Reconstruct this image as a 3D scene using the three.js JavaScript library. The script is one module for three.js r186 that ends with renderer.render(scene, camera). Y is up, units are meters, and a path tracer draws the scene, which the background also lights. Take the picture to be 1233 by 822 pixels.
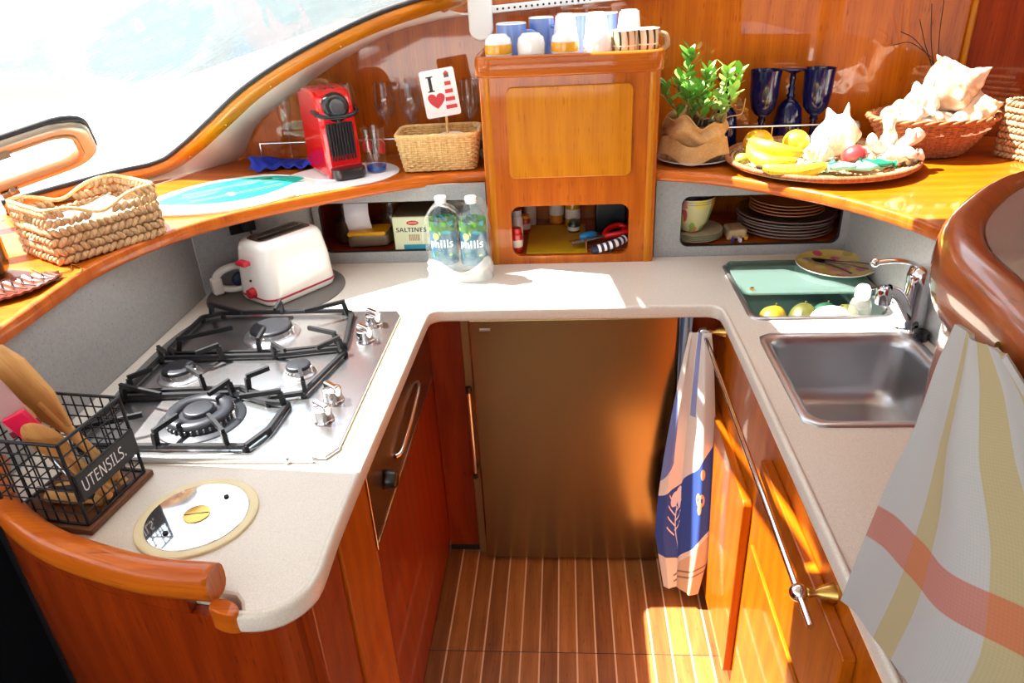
import * as THREE from 'three';
import { RoundedBoxGeometry } from 'three/addons/geometries/RoundedBoxGeometry.js';
import { mergeGeometries, mergeVertices } from 'three/addons/utils/BufferGeometryUtils.js';

// ---------- camera, sky, sun, exposure ----------
const scene = new THREE.Scene();
const camera = new THREE.PerspectiveCamera(50.52, 1233 / 822, 0.05, 400);
camera.position.set(-0.0127, 1.698, 1.7481);
camera.rotation.order = 'YXZ';
camera.rotation.set(THREE.MathUtils.degToRad(-27.229), THREE.MathUtils.degToRad(4.964), THREE.MathUtils.degToRad(-3.054));
scene.background = new THREE.Color(0.80, 0.90, 1.0);
scene.backgroundIntensity = 3.4;
const sun = new THREE.DirectionalLight(new THREE.Color(1.0, 0.95, 0.86), 35);
sun.position.set(-0.642 * 6, 6 + 0.9, -0.185 * 6);
sun.target.position.set(0, 0.9, 0);
sun.castShadow = true;
sun.shadow.mapSize.set(4096, 4096);
sun.shadow.camera.left = -4; sun.shadow.camera.right = 4; sun.shadow.camera.top = 4; sun.shadow.camera.bottom = -4; sun.shadow.camera.far = 20;
scene.add(sun, sun.target);
const renderer = new THREE.WebGLRenderer({ antialias: true });
renderer.toneMapping = THREE.LinearToneMapping;
renderer.toneMappingExposure = 0.86;
renderer.shadowMap.enabled = true;

// ---------- helpers ----------
const V3 = (x, y, z) => new THREE.Vector3(x, y, z), V2 = (x, y) => new THREE.Vector2(x, y);
let seed = 7;
const rnd = (a = 1, b) => { seed = (seed * 1664525 + 1013904223) >>> 0; const t = seed / 4294967296; return b === undefined ? t * a : a + t * (b - a); };
function hash(x, y) { let h = (x * 374761393 + y * 668265263) | 0; h = Math.imul(h ^ (h >>> 13), 1274126177); return ((h ^ (h >>> 16)) >>> 0) / 4294967296; }
function vnoise(x, y, px, py) {                       // value noise that repeats after px, py cells
  const xi = Math.floor(x), yi = Math.floor(y), fx = x - xi, fy = y - yi, sx = fx * fx * (3 - 2 * fx), sy = fy * fy * (3 - 2 * fy);
  const w = (a, p) => ((a % p) + p) % p, h = (a, b) => hash(w(a, px), w(b, py));
  return (h(xi, yi) * (1 - sx) + h(xi + 1, yi) * sx) * (1 - sy) + (h(xi, yi + 1) * (1 - sx) + h(xi + 1, yi + 1) * sx) * sy;
}
const srgb = (c) => (c <= 0.0031308 ? c * 12.92 : 1.055 * Math.pow(c, 1 / 2.4) - 0.055);
function dataTex(n, fn, color = true) {
  const d = new Uint8Array(n * n * 4);
  for (let j = 0; j < n; j++) for (let i = 0; i < n; i++) { const c = fn(i / n, j / n); const k = (j * n + i) * 4; for (let q = 0; q < 3; q++) d[k + q] = Math.max(0, Math.min(255, c[q])); d[k + 3] = 255; }
  const t = new THREE.DataTexture(d, n, n); t.wrapS = t.wrapT = THREE.RepeatWrapping; t.magFilter = THREE.LinearFilter; t.minFilter = THREE.LinearMipmapLinearFilter; t.generateMipmaps = true;
  if (color) t.colorSpace = THREE.SRGBColorSpace; t.needsUpdate = true; return t;
}
function woodTex(a, b, c, off = 0, n = 512) {         // grain runs along v; a light, b mid, c dark pores (sRGB 0..255)
  return dataTex(n, (u, v) => {
    const warp = vnoise(u * 6 + off, v * 3, 6, 3) * 0.55 + vnoise(u * 16 + off, v * 4, 16, 4) * 0.2;
    const ring = 0.5 + 0.5 * Math.sin((u * 9 + warp * 1.1) * Math.PI * 2 + off);
    const fine = vnoise(u * 140 + off, v * 6, 140, 6), pore = vnoise(u * 256, v * 14 + off, 256, 14), cloud = vnoise(u * 4 + off, v * 4 + 9, 4, 4);
    const t = ring * 0.35 + fine * 0.35 + cloud * 0.3, p = pore > 0.84 ? (pore - 0.84) * 3.5 : 0;
    return [0, 1, 2].map((q) => (a[q] * (1 - t) + b[q] * t) * (1 - p) + c[q] * p);
  });
}
function canvasTex(w, h, draw) {
  const c = document.createElement('canvas'); c.width = w; c.height = h; const g = c.getContext('2d'); draw(g, w, h);
  const t = new THREE.CanvasTexture(c); t.colorSpace = THREE.SRGBColorSpace; t.anisotropy = 8; return t;
}
const std = (o) => new THREE.MeshStandardMaterial({ side: THREE.DoubleSide, ...o });
const phys = (o) => new THREE.MeshPhysicalMaterial({ side: THREE.DoubleSide, ...o });
const tiled = (m, tile, grain = 'y') => { m.userData = { tile, grain }; return m; };
function boxUV(geo, tile, grain) {                    // uv in metres / tile, v along the grain axis
  const g = geo.index ? geo.toNonIndexed() : geo, p = g.attributes.position, nn = g.attributes.normal, uv = new Float32Array(p.count * 2), ax = { x: 0, y: 1, z: 2 }[grain];
  for (let i = 0; i < p.count; i += 3) {
    const n = [0, 0, 0]; for (let k = 0; k < 3; k++) { n[0] += nn.getX(i + k); n[1] += nn.getY(i + k); n[2] += nn.getZ(i + k); }
    const m = n.map(Math.abs), d = m[0] > m[1] && m[0] > m[2] ? 0 : m[1] > m[2] ? 1 : 2;
    const va = d === ax ? (ax + 1) % 3 : ax, ua = 3 - d - va;
    for (let k = 0; k < 3; k++) { const q = [p.getX(i + k), p.getY(i + k), p.getZ(i + k)]; uv[(i + k) * 2] = q[ua] / tile; uv[(i + k) * 2 + 1] = q[va] / tile; }
  }
  g.setAttribute('uv', new THREE.BufferAttribute(uv, 2)); return g;
}
const taken = new Map();
function numbered(name) { const n = taken.get(name) ?? 0; taken.set(name, n + 1); return n ? name + '_' + String(n).padStart(3, '0') : name; }
function mesh(name, geo, mat, parent, o = {}) {
  let g = Array.isArray(geo) ? merge(geo) : geo;
  if (mat.userData.tile) g = boxUV(g, mat.userData.tile, o.grain ?? mat.userData.grain);
  const m = new THREE.Mesh(g, mat); m.name = name; if (o.p) m.position.set(...o.p); if (o.r) m.rotation.set(...o.r); if (o.label) m.userData.label = o.label; if (o.kind) m.userData.kind = o.kind;
  parent.add(m); return m;
}
function merge(list) {
  const flat = list.map((g) => { const q = g.index ? g.toNonIndexed() : g.clone(); for (const k of Object.keys(q.attributes)) if (!['position', 'normal', 'uv'].includes(k)) q.deleteAttribute(k); return q; });
  return mergeGeometries(flat);
}
function thing(name, label, category, p = [0, 0, 0], turn = 0, group) {
  const g = new THREE.Group(); g.name = numbered(name); g.position.set(...p); g.rotation.y = turn; g.userData = { label, category }; if (group) g.userData.group = group; scene.add(g); return g;
}
function solo(name, geo, mat, label, category, o = {}) { const m = mesh(numbered(name), geo, mat, scene, o); Object.assign(m.userData, { label, category }); if (o.group) m.userData.group = o.group; return m; }
function struct(name, label, category, o = {}) { const g = thing(name, label, category, o.p, o.turn); g.userData.kind = 'structure'; return g; }
function copy(src, label, p, turn, group) { const c = src.clone(); c.name = numbered(src.name.replace(/_\d{3}$/, '')); c.userData = { ...src.userData, label }; if (group) c.userData.group = group; if (p) c.position.set(...p); if (turn !== undefined) c.rotation.y = turn; scene.add(c); return c; }
// geometries
const at = (g, x = 0, y = 0, z = 0, rx = 0, ry = 0, rz = 0) => { if (rx) g.rotateX(rx); if (ry) g.rotateY(ry); if (rz) g.rotateZ(rz); return g.translate(x, y, z); };
const box = (w, h, d, x = 0, y = 0, z = 0, r = 0.002) => new RoundedBoxGeometry(w, h, d, 2, Math.min(r, w / 2.01, h / 2.01, d / 2.01)).translate(x, y, z);
const bx3 = (x0, x1, y0, y1, z0, z1, r = 0.002) => box(x1 - x0, y1 - y0, z1 - z0, (x0 + x1) / 2, (y0 + y1) / 2, (z0 + z1) / 2, r);
const cyl = (r0, r1, h, x = 0, y = 0, z = 0, n = 24) => new THREE.CylinderGeometry(r1, r0, h, n).translate(x, y + h / 2, z);
const lathe = (pts, n = 32) => new THREE.LatheGeometry(pts.map(([r, y]) => V2(r, y)), n);
const curve = (pts, closed = false, t = 0.5) => new THREE.CatmullRomCurve3(pts.map((p) => (p.isVector3 ? p : V3(...p))), closed, 'centripetal', t);
const tube = (pts, r, n = 24, m = 8, closed = false) => new THREE.TubeGeometry(curve(pts, closed), n, r, m, closed);
const rod = (a, b, r, n = 8) => { const A = V3(...a), B = V3(...b), d = B.clone().sub(A), g = new THREE.CylinderGeometry(r, r, d.length(), n); g.applyQuaternion(new THREE.Quaternion().setFromUnitVectors(V3(0, 1, 0), d.clone().normalize())); return g.translate(...A.add(B).multiplyScalar(0.5).toArray()); };
const bar = (a, b, w, h) => { const A = V3(...a), B = V3(...b), d = B.clone().sub(A), g = new THREE.BoxGeometry(w, h, d.length()), m = new THREE.Matrix4().lookAt(B, A, V3(0, 1, 0)); g.applyMatrix4(m.setPosition(A.add(B).multiplyScalar(0.5))); return g; };
function rrShape(x0, x1, y0, y1, r, S = THREE.Shape) { const s = new S(); s.moveTo(x0 + r, y0); s.lineTo(x1 - r, y0); s.absarc(x1 - r, y0 + r, r, -Math.PI / 2, 0); s.lineTo(x1, y1 - r); s.absarc(x1 - r, y1 - r, r, 0, Math.PI / 2); s.lineTo(x0 + r, y1); s.absarc(x0 + r, y1 - r, r, Math.PI / 2, Math.PI); s.lineTo(x0, y0 + r); s.absarc(x0 + r, y0 + r, r, Math.PI, Math.PI * 1.5); return s; }
const polyShape = (pts) => new THREE.Shape(pts.map(([x, y]) => V2(x, y)));
const extrude = (shape, depth, bevel = 0, seg = 8) => new THREE.ExtrudeGeometry(shape, { depth: depth - 2 * bevel, bevelEnabled: bevel > 0, bevelThickness: bevel, bevelSize: bevel, bevelOffset: -bevel, bevelSegments: 2, curveSegments: seg }).translate(0, 0, bevel);
// plan: shape drawn in (x, z), raised from y0 to y1
function plan(pts, y0, y1, bevel = 0, holes = []) {
  const f = (q) => q.map(([x, z]) => V2(x, -z)); const s = new THREE.Shape(f(pts)); holes.forEach((h) => s.holes.push(new THREE.Path(f(h))));
  return extrude(s, y1 - y0, bevel).rotateX(-Math.PI / 2).translate(0, y0, 0);
}
const spl = (pts, n, closed = false) => new THREE.CatmullRomCurve3(pts.map(([x, z]) => V3(x, 0, z)), closed, 'centripetal').getSpacedPoints(n).map((p) => [p.x, p.z]);
function grid(fn, nu, nv) {                            // surface fn(u,v) -> [x,y,z], with uv
  const P = [], U = [], I = []; for (let j = 0; j <= nv; j++) for (let i = 0; i <= nu; i++) { P.push(...fn(i / nu, j / nv)); U.push(i / nu, j / nv); }
  for (let j = 0; j < nv; j++) for (let i = 0; i < nu; i++) { const a = j * (nu + 1) + i, b = a + 1, c = a + nu + 1, d = c + 1; I.push(a, b, d, a, d, c); }
  const g = new THREE.BufferGeometry(); g.setAttribute('position', new THREE.Float32BufferAttribute(P, 3)); g.setAttribute('uv', new THREE.Float32BufferAttribute(U, 2)); g.setIndex(I); g.computeVertexNormals(); return g;
}
function sheet(fn, nu, nv, th) {                       // cloth or paper with real thickness
  const a = grid(fn, nu, nv), n = a.attributes.normal, p = a.attributes.position, b = a.clone(), q = b.attributes.position;
  for (let i = 0; i < p.count; i++) q.setXYZ(i, p.getX(i) - n.getX(i) * th, p.getY(i) - n.getY(i) * th, p.getZ(i) - n.getZ(i) * th);
  const ix = b.index.array; for (let i = 0; i < ix.length; i += 3) { const t = ix[i]; ix[i] = ix[i + 1]; ix[i + 1] = t; } b.computeVertexNormals();
  const ring = []; for (let i = 0; i <= nu; i++) ring.push(i); for (let j = 1; j <= nv; j++) ring.push(j * (nu + 1) + nu); for (let i = nu - 1; i >= 0; i--) ring.push(nv * (nu + 1) + i); for (let j = nv - 1; j >= 0; j--) ring.push(j * (nu + 1));
  const P = [], U = [], uv = a.attributes.uv; for (let k = 0; k < ring.length - 1; k++) { const i = ring[k], j = ring[k + 1]; const w = (t, m) => { P.push(t.getX(m), t.getY(m), t.getZ(m)); U.push(uv.getX(m), uv.getY(m)); }; w(p, i); w(q, i); w(p, j); w(p, j); w(q, i); w(q, j); }
  const e = new THREE.BufferGeometry(); e.setAttribute('position', new THREE.Float32BufferAttribute(P, 3)); e.setAttribute('uv', new THREE.Float32BufferAttribute(U, 2)); e.computeVertexNormals();
  return merge([a, b, e]);
}
function sweep(path, section, closed = false, up = V3(0, 1, 0)) {   // section [[side, up]] along points, upright
  const N = path.length, M = section.length, P = [], I = [], U = [];
  let len = 0;
  for (let i = 0; i < N; i++) {
    const a = path[closed ? (i - 1 + N) % N : Math.max(0, i - 1)], b = path[closed ? (i + 1) % N : Math.min(N - 1, i + 1)], t = b.clone().sub(a).normalize(), s = t.clone().cross(up).normalize(), w = s.clone().cross(t);
    if (i) len += path[i].distanceTo(path[i - 1]);
    section.forEach(([x, y], k) => { const q = path[i].clone().addScaledVector(s, x).addScaledVector(w, y); P.push(q.x, q.y, q.z); U.push(k / M, len); });
  }
  const end = closed ? N : N - 1; for (let i = 0; i < end; i++) for (let k = 0; k < M; k++) { const a = i * M + k, b = i * M + (k + 1) % M, c = ((i + 1) % N) * M + k, d = ((i + 1) % N) * M + (k + 1) % M; I.push(a, b, d, a, d, c); }
  if (!closed) { const tri = THREE.ShapeUtils.triangulateShape(section.map(([x, y]) => V2(x, y)), []); for (const [a, b, c] of tri) { I.push(a, b, c); I.push((N - 1) * M + a, (N - 1) * M + c, (N - 1) * M + b); } }
  const g = new THREE.BufferGeometry(); g.setAttribute('position', new THREE.Float32BufferAttribute(P, 3)); g.setAttribute('uv', new THREE.Float32BufferAttribute(U, 2)); g.setIndex(I); g.computeVertexNormals(); return g;
}
const oval = (a, b, n = 12, p = 2) => Array.from({ length: n }, (_, i) => { const t = i / n * 2 * Math.PI, c = Math.cos(t), s = Math.sin(t); return [a * Math.sign(c) * Math.abs(c) ** (2 / p), b * Math.sign(s) * Math.abs(s) ** (2 / p)]; });
function lump(g, amp, f, s = 0) {                      // push vertices about with smooth noise
  const w = mergeVertices(g.clone().deleteAttribute('normal'), 1e-5), p = w.attributes.position, uvk = g.attributes.uv;
  for (let i = 0; i < p.count; i++) { const x = p.getX(i), y = p.getY(i), z = p.getZ(i); const q = (a, b) => vnoise(a * f + s, b * f + s * 1.7, 997, 991) - 0.5; p.setXYZ(i, x + amp * 2 * q(y + 3, z + 5), y + amp * 2 * q(z + 11, x + 2), z + amp * 2 * q(x + 17, y + 7)); }
  w.computeVertexNormals(); return w;
}

// ---------- materials ----------
const woodA = woodTex([192, 102, 5], [158, 72, 2], [102, 42, 1], 0);
const woodB = woodTex([202, 128, 8], [180, 104, 4], [140, 74, 4], 3.1);
const woodC = woodTex([166, 108, 54], [126, 76, 32], [70, 38, 14], 5.2);
const varnish = (map, rough = 0.4, cc = 0.45) => tiled(phys({ map, roughness: rough, clearcoat: cc, clearcoatRoughness: 0.05, ior: 1.45, specularIntensity: 0.4 }), 0.55);
const M = {
  cherry: varnish(woodA), honey: varnish(woodB, 0.45, 0.25), rail: varnish(woodTex([210, 112, 24], [176, 78, 10], [118, 46, 6], 8.4)),
  bulkhead: tiled(phys({ map: woodA, roughness: 0.4, specularIntensity: 0.3, clearcoat: 0.9, clearcoatRoughness: 0.03 }), 0.55),
  shadedCherry: varnish(woodTex([162, 60, 7], [124, 36, 3], [76, 19, 2], 2.2), 0.4, 0.65),  // cherry made darker and redder; low light put into the wood colour
  floorA: tiled(phys({ map: woodC, roughness: 0.42, clearcoat: 0.25, clearcoatRoughness: 0.2 }), 0.4, 'z'),
  floorB: tiled(phys({ map: woodTex([150, 94, 46], [112, 64, 26], [62, 32, 12], 9.3), roughness: 0.42, clearcoat: 0.25, clearcoatRoughness: 0.2 }), 0.4, 'z'),
  floorC: tiled(phys({ map: woodTex([180, 118, 58], [140, 86, 36], [82, 46, 18], 12.7), roughness: 0.42, clearcoat: 0.25, clearcoatRoughness: 0.2 }), 0.4, 'z'),
  caulk: std({ color: 0xd8b890, roughness: 0.6 }),
  counter: tiled(phys({ map: dataTex(512, (u, v) => { const s = hash(Math.floor(u * 512), Math.floor(v * 512)), c = vnoise(u * 180, v * 180, 180, 180), k = (s > 0.93 ? -26 : s < 0.06 ? 12 : 0) + (c - 0.5) * 14; return [224 + k, 216 + k, 203 + k]; }), roughness: 0.34, clearcoat: 0.15, clearcoatRoughness: 0.2 }), 0.25),
  grey: tiled(std({ map: dataTex(512, (u, v) => { const s = hash(Math.floor(u * 256) + 5, Math.floor(v * 256)), c = vnoise(u * 90, v * 90, 90, 90), k = (s > 0.985 ? -38 : 0) + (c - 0.5) * 10; return [160 + k, 162 + k, 162 + k]; }), roughness: 0.5 }), 0.5),
  white: std({ color: 0xe6e2dc, roughness: 0.5 }), gelcoat: std({ color: 0xf2f2ee, roughness: 0.5 }),
  ceramic: phys({ color: 0xf1efea, roughness: 0.18, clearcoat: 0.6 }),
  steel: std({ color: 0xc2c3c6, metalness: 1, roughness: 0.27 }), chrome: std({ color: 0xe4e4e8, metalness: 1, roughness: 0.07 }),
  brushed: std({ color: 0xc6c7ca, metalness: 1, roughness: 0.33 }),
  iron: std({ color: 0x1b1c20, roughness: 0.45, metalness: 0.3 }), burner: std({ color: 0x34363c, roughness: 0.38, metalness: 0.6 }),
  black: phys({ color: 0x0d0d10, roughness: 0.3, clearcoat: 0.4 }), rubber: std({ color: 0x1a1a20, roughness: 0.7 }),
  brass: std({ color: 0xcfa85c, metalness: 1, roughness: 0.25 }),
  glass: phys({ color: 0xf8fafb, transmission: 1, thickness: 0, roughness: 0.03, ior: 1.52 }),
  red: phys({ color: 0xd4060e, roughness: 0.22, clearcoat: 0.8 }),
};

// ================= the setting =================
// floor: base slab, striped planks with pale caulk lines
const floor = struct('floor', 'varnished brown plank floor with pale caulking lines', 'floor');
mesh('subfloor', [bx3(-2.1, -0.42, -0.06, -0.012, 2.0, 3.4), bx3(-0.45, 2.1, -0.06, -0.012, -0.3, 3.4)], M.floorB, floor, { grain: 'z' });
mesh('panel_joint', bx3(-0.42, 0.62, -0.011, -0.0003, 0.3514, 0.3536, 0.0003), M.rubber, floor);
mesh('caulking', bx3(-0.42, 0.62, -0.012, -0.0006, -0.12, 3.3, 0.0005), M.caulk, floor);
{ const pitch = 0.0522, mats = [M.floorA, M.floorB, M.floorC];
  for (let i = -6; i < 13; i++) {
    const x = -0.103 + pitch * i, ga = bx3(x + 0.0022, x + pitch - 0.0022, -0.011, 0, -0.10, 0.3515, 0.0012), gb = bx3(x + 0.0022, x + pitch - 0.0022, -0.011, 0, 0.3535, 3.29, 0.0012);
    ga.translate(0, 0, i * 0.37); gb.translate(0, 0, i * 0.37);            // shifts the grain from plank to plank
    mesh('plank', ga, mats[(i * 7 + 70) % 3], floor, { p: [0, 0, -i * 0.37] }); mesh('plank', gb, mats[(i * 5 + 61) % 3], floor, { p: [0, 0, -i * 0.37] });
  } }
const well = struct('floor_lower', 'lower floor at the foot of the steps, shade put in its black colour', 'floor');
mesh('shade_black_tread', bx3(-2.1, -0.42, -0.5, -0.45, -0.3, 2.0), M.rubber, well); mesh('riser', [bx3(-2.1, -0.42, -0.47, -0.013, 1.98, 2.0), bx3(-0.44, -0.42, -0.47, -0.013, 1.05, 2.0)], M.rubber, well);  // near-black colour stands in for the shade down the steps
const hullSide = struct('wall_stairwell', 'side of the companionway beside the worktop end, shade put in its black colour', 'wall'); mesh('lining', [bx3(-1.62, -1.6, -0.5, 1.1, 0.3, 2.0), bx3(-2.1, -1.08, -0.5, 0.86, 0.28, 0.3)], M.rubber, hullSide);  // shade of the stairwell painted as black surfaces

M.saloon = tiled(std({ map: woodTex([150, 118, 84], [126, 94, 62], [92, 64, 40], 7.7), roughness: 0.5 }), 0.6);
// cabin shell around and behind the camera: white lining with window and door openings
const shell = (name, label, pts, holes, place) => { const w = struct(name, label, 'wall'); const s = polyShape(pts); holes.forEach((h) => s.holes.push(rrShape(...h, 0.08, THREE.Path))); const m = mesh('lining', extrude(s, 0.05), M.saloon, w); place(m); return w; };
shell('wall_aft', 'varnished cabin wall with wide doorway to the cockpit', [[-2.1, -0.6], [2.1, -0.6], [2.1, 2.05], [-2.1, 2.05]], [[-1.75, 0.35, 0.25, 1.9], [1.42, 2.03, 0.83, 1.65]], (m) => m.position.set(0, 0, 3.35));
shell('wall_starboard', 'varnished cabin side wall with long window on the sink side', [[-0.6, -0.6], [3.4, -0.6], [3.4, 2.05], [-0.6, 2.05]], [[0.7, 3.1, 1.15, 1.85]], (m) => { m.rotation.y = -Math.PI / 2; m.position.set(2.12, 0, 0); });
shell('wall_port', 'varnished cabin side wall with long window on the hob side', [[0.62, -0.6], [3.4, -0.6], [3.4, 2.05], [0.62, 2.05]], [[0.8, 3.1, 1.15, 1.85]], (m) => { m.rotation.y = -Math.PI / 2; m.position.set(-2.05, 0, 0); });
const ceiling = struct('ceiling', 'white cabin headliner with roof hatch opening', 'ceiling');
mesh('headliner', plan([[-2.15, 0.62], [-0.36, 0.62], [-0.36, -0.72], [2.2, -0.72], [2.2, 3.42], [-2.15, 3.42]], 1.985, 2.04, 0, [[[-0.335, -0.64], [0.9, -0.64], [0.9, 0.0], [-0.23, 0.0]]]), M.white, ceiling);
mesh('hatch_coaming', [bx3(-0.24, 0.9, 1.97, 2.05, 0.0, 0.02), bx3(0.9, 0.92, 1.97, 2.05, -0.64, 0.02)], M.gelcoat, ceiling);
// window lining beside and in front of the raked window
mesh('window_cheek', [extrude(polyShape([[-2.1, 1.2], [-2.02, 1.2], [-0.42, 2.01], [-0.36, 2.02], [-0.36, 2.04], [-2.1, 2.04]]), 0.02).translate(0, 0, 0.60), extrude(polyShape([[0.72, 1.56], [0.6, 1.625], [0.1, 1.79], [-0.60, 2.03], [0.72, 2.03]]), 0.02).rotateY(Math.PI / 2).translate(-0.375, 0, 0)], M.white, ceiling);

// glossy wooden bulkhead behind the ledge
const back = struct('wall_back', 'glossy orange wooden bulkhead behind the ledge', 'wall');
mesh('bulkhead_panel', extrude(polyShape([[-1.36, 0.85], [1.2, 0.85], [1.2, 2.03], [-0.24, 2.03], [-0.24, 1.63], [-0.33, 1.63], [-0.45, 1.60], [-0.574, 1.566], [-0.68, 1.52], [-0.785, 1.47], [-0.92, 1.395], [-1.069, 1.30], [-1.125, 1.245], [-1.17, 1.165], [-1.36, 1.165]]), 0.02).translate(0, 0, -0.70), M.bulkhead, back);
mesh('corner_trim', [tube([[1.195, 1.165, -0.672], [1.195, 2, -0.672]], 0.009, 4, 8)], M.honey, back);
const wr = struct('wall_right', 'angled dark glossy wooden panel beside the bulkhead', 'wall');
mesh('side_panel', bx3(0, 0.95, 0.85, 2.03, -0.02, 0), M.shadedCherry, wr, { p: [1.195, 0, -0.68], r: [0, -0.3, 0] });
// white bracket and perforated strip at the top of the bulkhead
const trim = struct('trim_1', 'white rounded bracket ending the window lining', 'trim');
mesh('bracket', extrude(rrShape(-0.302, -0.228, 1.505, 1.80, 0.034), 0.035, 0.006), M.gelcoat, trim, { p: [0, 0, -0.68], r: [0, 0, 0] });
const trim2 = struct('trim_2', 'white perforated strip along top of the bulkhead', 'trim');
mesh('strip', box(0.56, 0.022, 0.022, 0.28, 0, 0, 0.004), M.gelcoat, trim2, { p: [-0.232, 1.590, -0.668], r: [0, 0, 0.05] });
mesh('perforations', Array.from({ length: 30 }, (_, i) => at(new THREE.CylinderGeometry(0.0035, 0.0035, 0.002, 8), 0.02 + i * 0.0175, 0.0, 0.0112, Math.PI / 2)), M.rubber, trim2, { p: [-0.232, 1.590, -0.668], r: [0, 0, 0.05] });

// ---------- raked window ----------
const WN = V3(0.43679704, -0.8507069, 0.29241427), WD = -1.722157586;         // plane of the pane
const onW = (x, z) => V3(x, (0.43679704 * x + 0.29241427 * z - WD) / 0.8507069, z);
const winCurve = [[-1.585, -0.118], [-1.501, -0.217], [-1.397, -0.347], [-1.331, -0.448], [-1.256, -0.495], [-1.155, -0.484], [-1.039, -0.445], [-0.896, -0.395], [-0.787, -0.392], [-0.665, -0.42], [-0.551, -0.469], [-0.443, -0.549], [-0.375, -0.611]];
const win = struct('window_1', 'large raked cabin window with curved varnished frame', 'window');
{ const outer = [...winCurve.map(([x, z]) => onW(x, z)), onW(-0.385, -0.35), onW(-0.40, -0.1), onW(-0.41, 0.58), onW(-1.2, 0.58), onW(-2.05, 0.58), onW(-1.80, 0.17)];
  const U = V3(1, 0, 0).addScaledVector(WN, -WN.x).normalize(), W = WN.clone().cross(U);
  const o0 = onW(-1, 0), fl = outer.map((p) => { const d = p.clone().sub(o0); return V2(d.dot(U), d.dot(W)); });
  const basis = new THREE.Matrix4().makeBasis(U, W, WN).setPosition(o0);
  mesh('pane', extrude(new THREE.Shape(fl), 0.005).applyMatrix4(basis), phys({ color: 0xffffff, transmission: 1, thickness: 0, roughness: 0.03, ior: 1.49, bumpMap: dataTex(512, (u, v) => { const a = vnoise(u * 8, v * 256, 8, 256), b = vnoise((u + v) * 200, (u - v) * 6, 200, 6), k = 120 + (a > 0.8 ? 60 : 0) + (b > 0.82 ? 50 : 0); return [k, k, k]; }, false), bumpScale: 0.0004 }), win);
  const path = curve([...winCurve.map(([x, z]) => onW(x, z)), onW(-0.37, -0.64)]).getSpacedPoints(110), inward = WN.clone();
  const lift = path.map((p) => p.clone().addScaledVector(WN, 0.012));
  const mid = lift.map((p, i) => { const a = lift[Math.max(0, i - 1)], b = lift[Math.min(lift.length - 1, i + 1)], t = b.clone().sub(a).normalize(); return p.clone().addScaledVector(WN.clone().cross(t), 0.034).addScaledVector(WN, 0.004); });
  mesh('frame', sweep(mid, oval(0.034, 0.018, 16, 3.4), false, WN), tiled(phys({ map: woodB, roughness: 0.35, clearcoat: 0.5, clearcoatRoughness: 0.1 }), 0.5, 'x'), win);
  const gk = lift.map((p, i) => { const a = lift[Math.max(0, i - 1)], b = lift[Math.min(lift.length - 1, i + 1)], t = b.clone().sub(a).normalize(); return p.clone().addScaledVector(WN.clone().cross(t), 0.072).addScaledVector(WN, -0.004); });
  mesh('gasket', sweep(gk, oval(0.0045, 0.007, 8), false, WN), M.rubber, win);
  const plugs = [12, 27, 41, 55, 69, 84].map((i) => { const p = mid[i].clone().addScaledVector(WN, 0.018); return new THREE.SphereGeometry(0.0035, 8, 6).translate(p.x, p.y, p.z); });
  mesh('screw_heads', plugs, M.brass, win);
  mesh('front_frame', [tube([onW(-0.41, 0.58), onW(-1.2, 0.58), onW(-2.05, 0.58)].map((p) => p.addScaledVector(WN, 0.012)), 0.025, 12, 8), tube([onW(-0.375, -0.62), onW(-0.385, -0.35), onW(-0.40, -0.1), onW(-0.41, 0.58)].map((p) => p.addScaledVector(WN, 0.012)), 0.02, 20, 8)], M.honey, win);
  // white lining between frame, bulkhead and ledge
  const low = [[-1.52, 1.166, -0.03], [-1.44, 1.166, -0.13], [-1.368, 1.166, -0.241], [-1.261, 1.166, -0.355], [-1.194, 1.166, -0.519], [-1.118, 1.167, -0.676], [-1.039, 1.274, -0.679], [-0.89, 1.37, -0.679], [-0.755, 1.446, -0.679], [-0.65, 1.495, -0.679], [-0.554, 1.536, -0.679], [-0.43, 1.562, -0.679], [-0.29, 1.578, -0.679]];
  const A = curve(mid.filter((_, i) => i % 4 === 0).map((p) => p.clone().addScaledVector(WN, -0.004))), B = curve(low), n = 60;
  const off = curve(winCurve.map(([x, z]) => onW(x, z).addScaledVector(WN, 0.006)));
  mesh('lining', sheet((u, v) => { const a = off.getPointAt(u), b = B.getPoint(u), s = Math.sin(v * Math.PI) * 0.012; return [a.x + (b.x - a.x) * v, a.y + (b.y - a.y) * v - s, a.z + (b.z - a.z) * v + s]; }, n, 8, -0.006), std({ color: 0xe9dfd8, roughness: 0.45 }), win);
}
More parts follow.
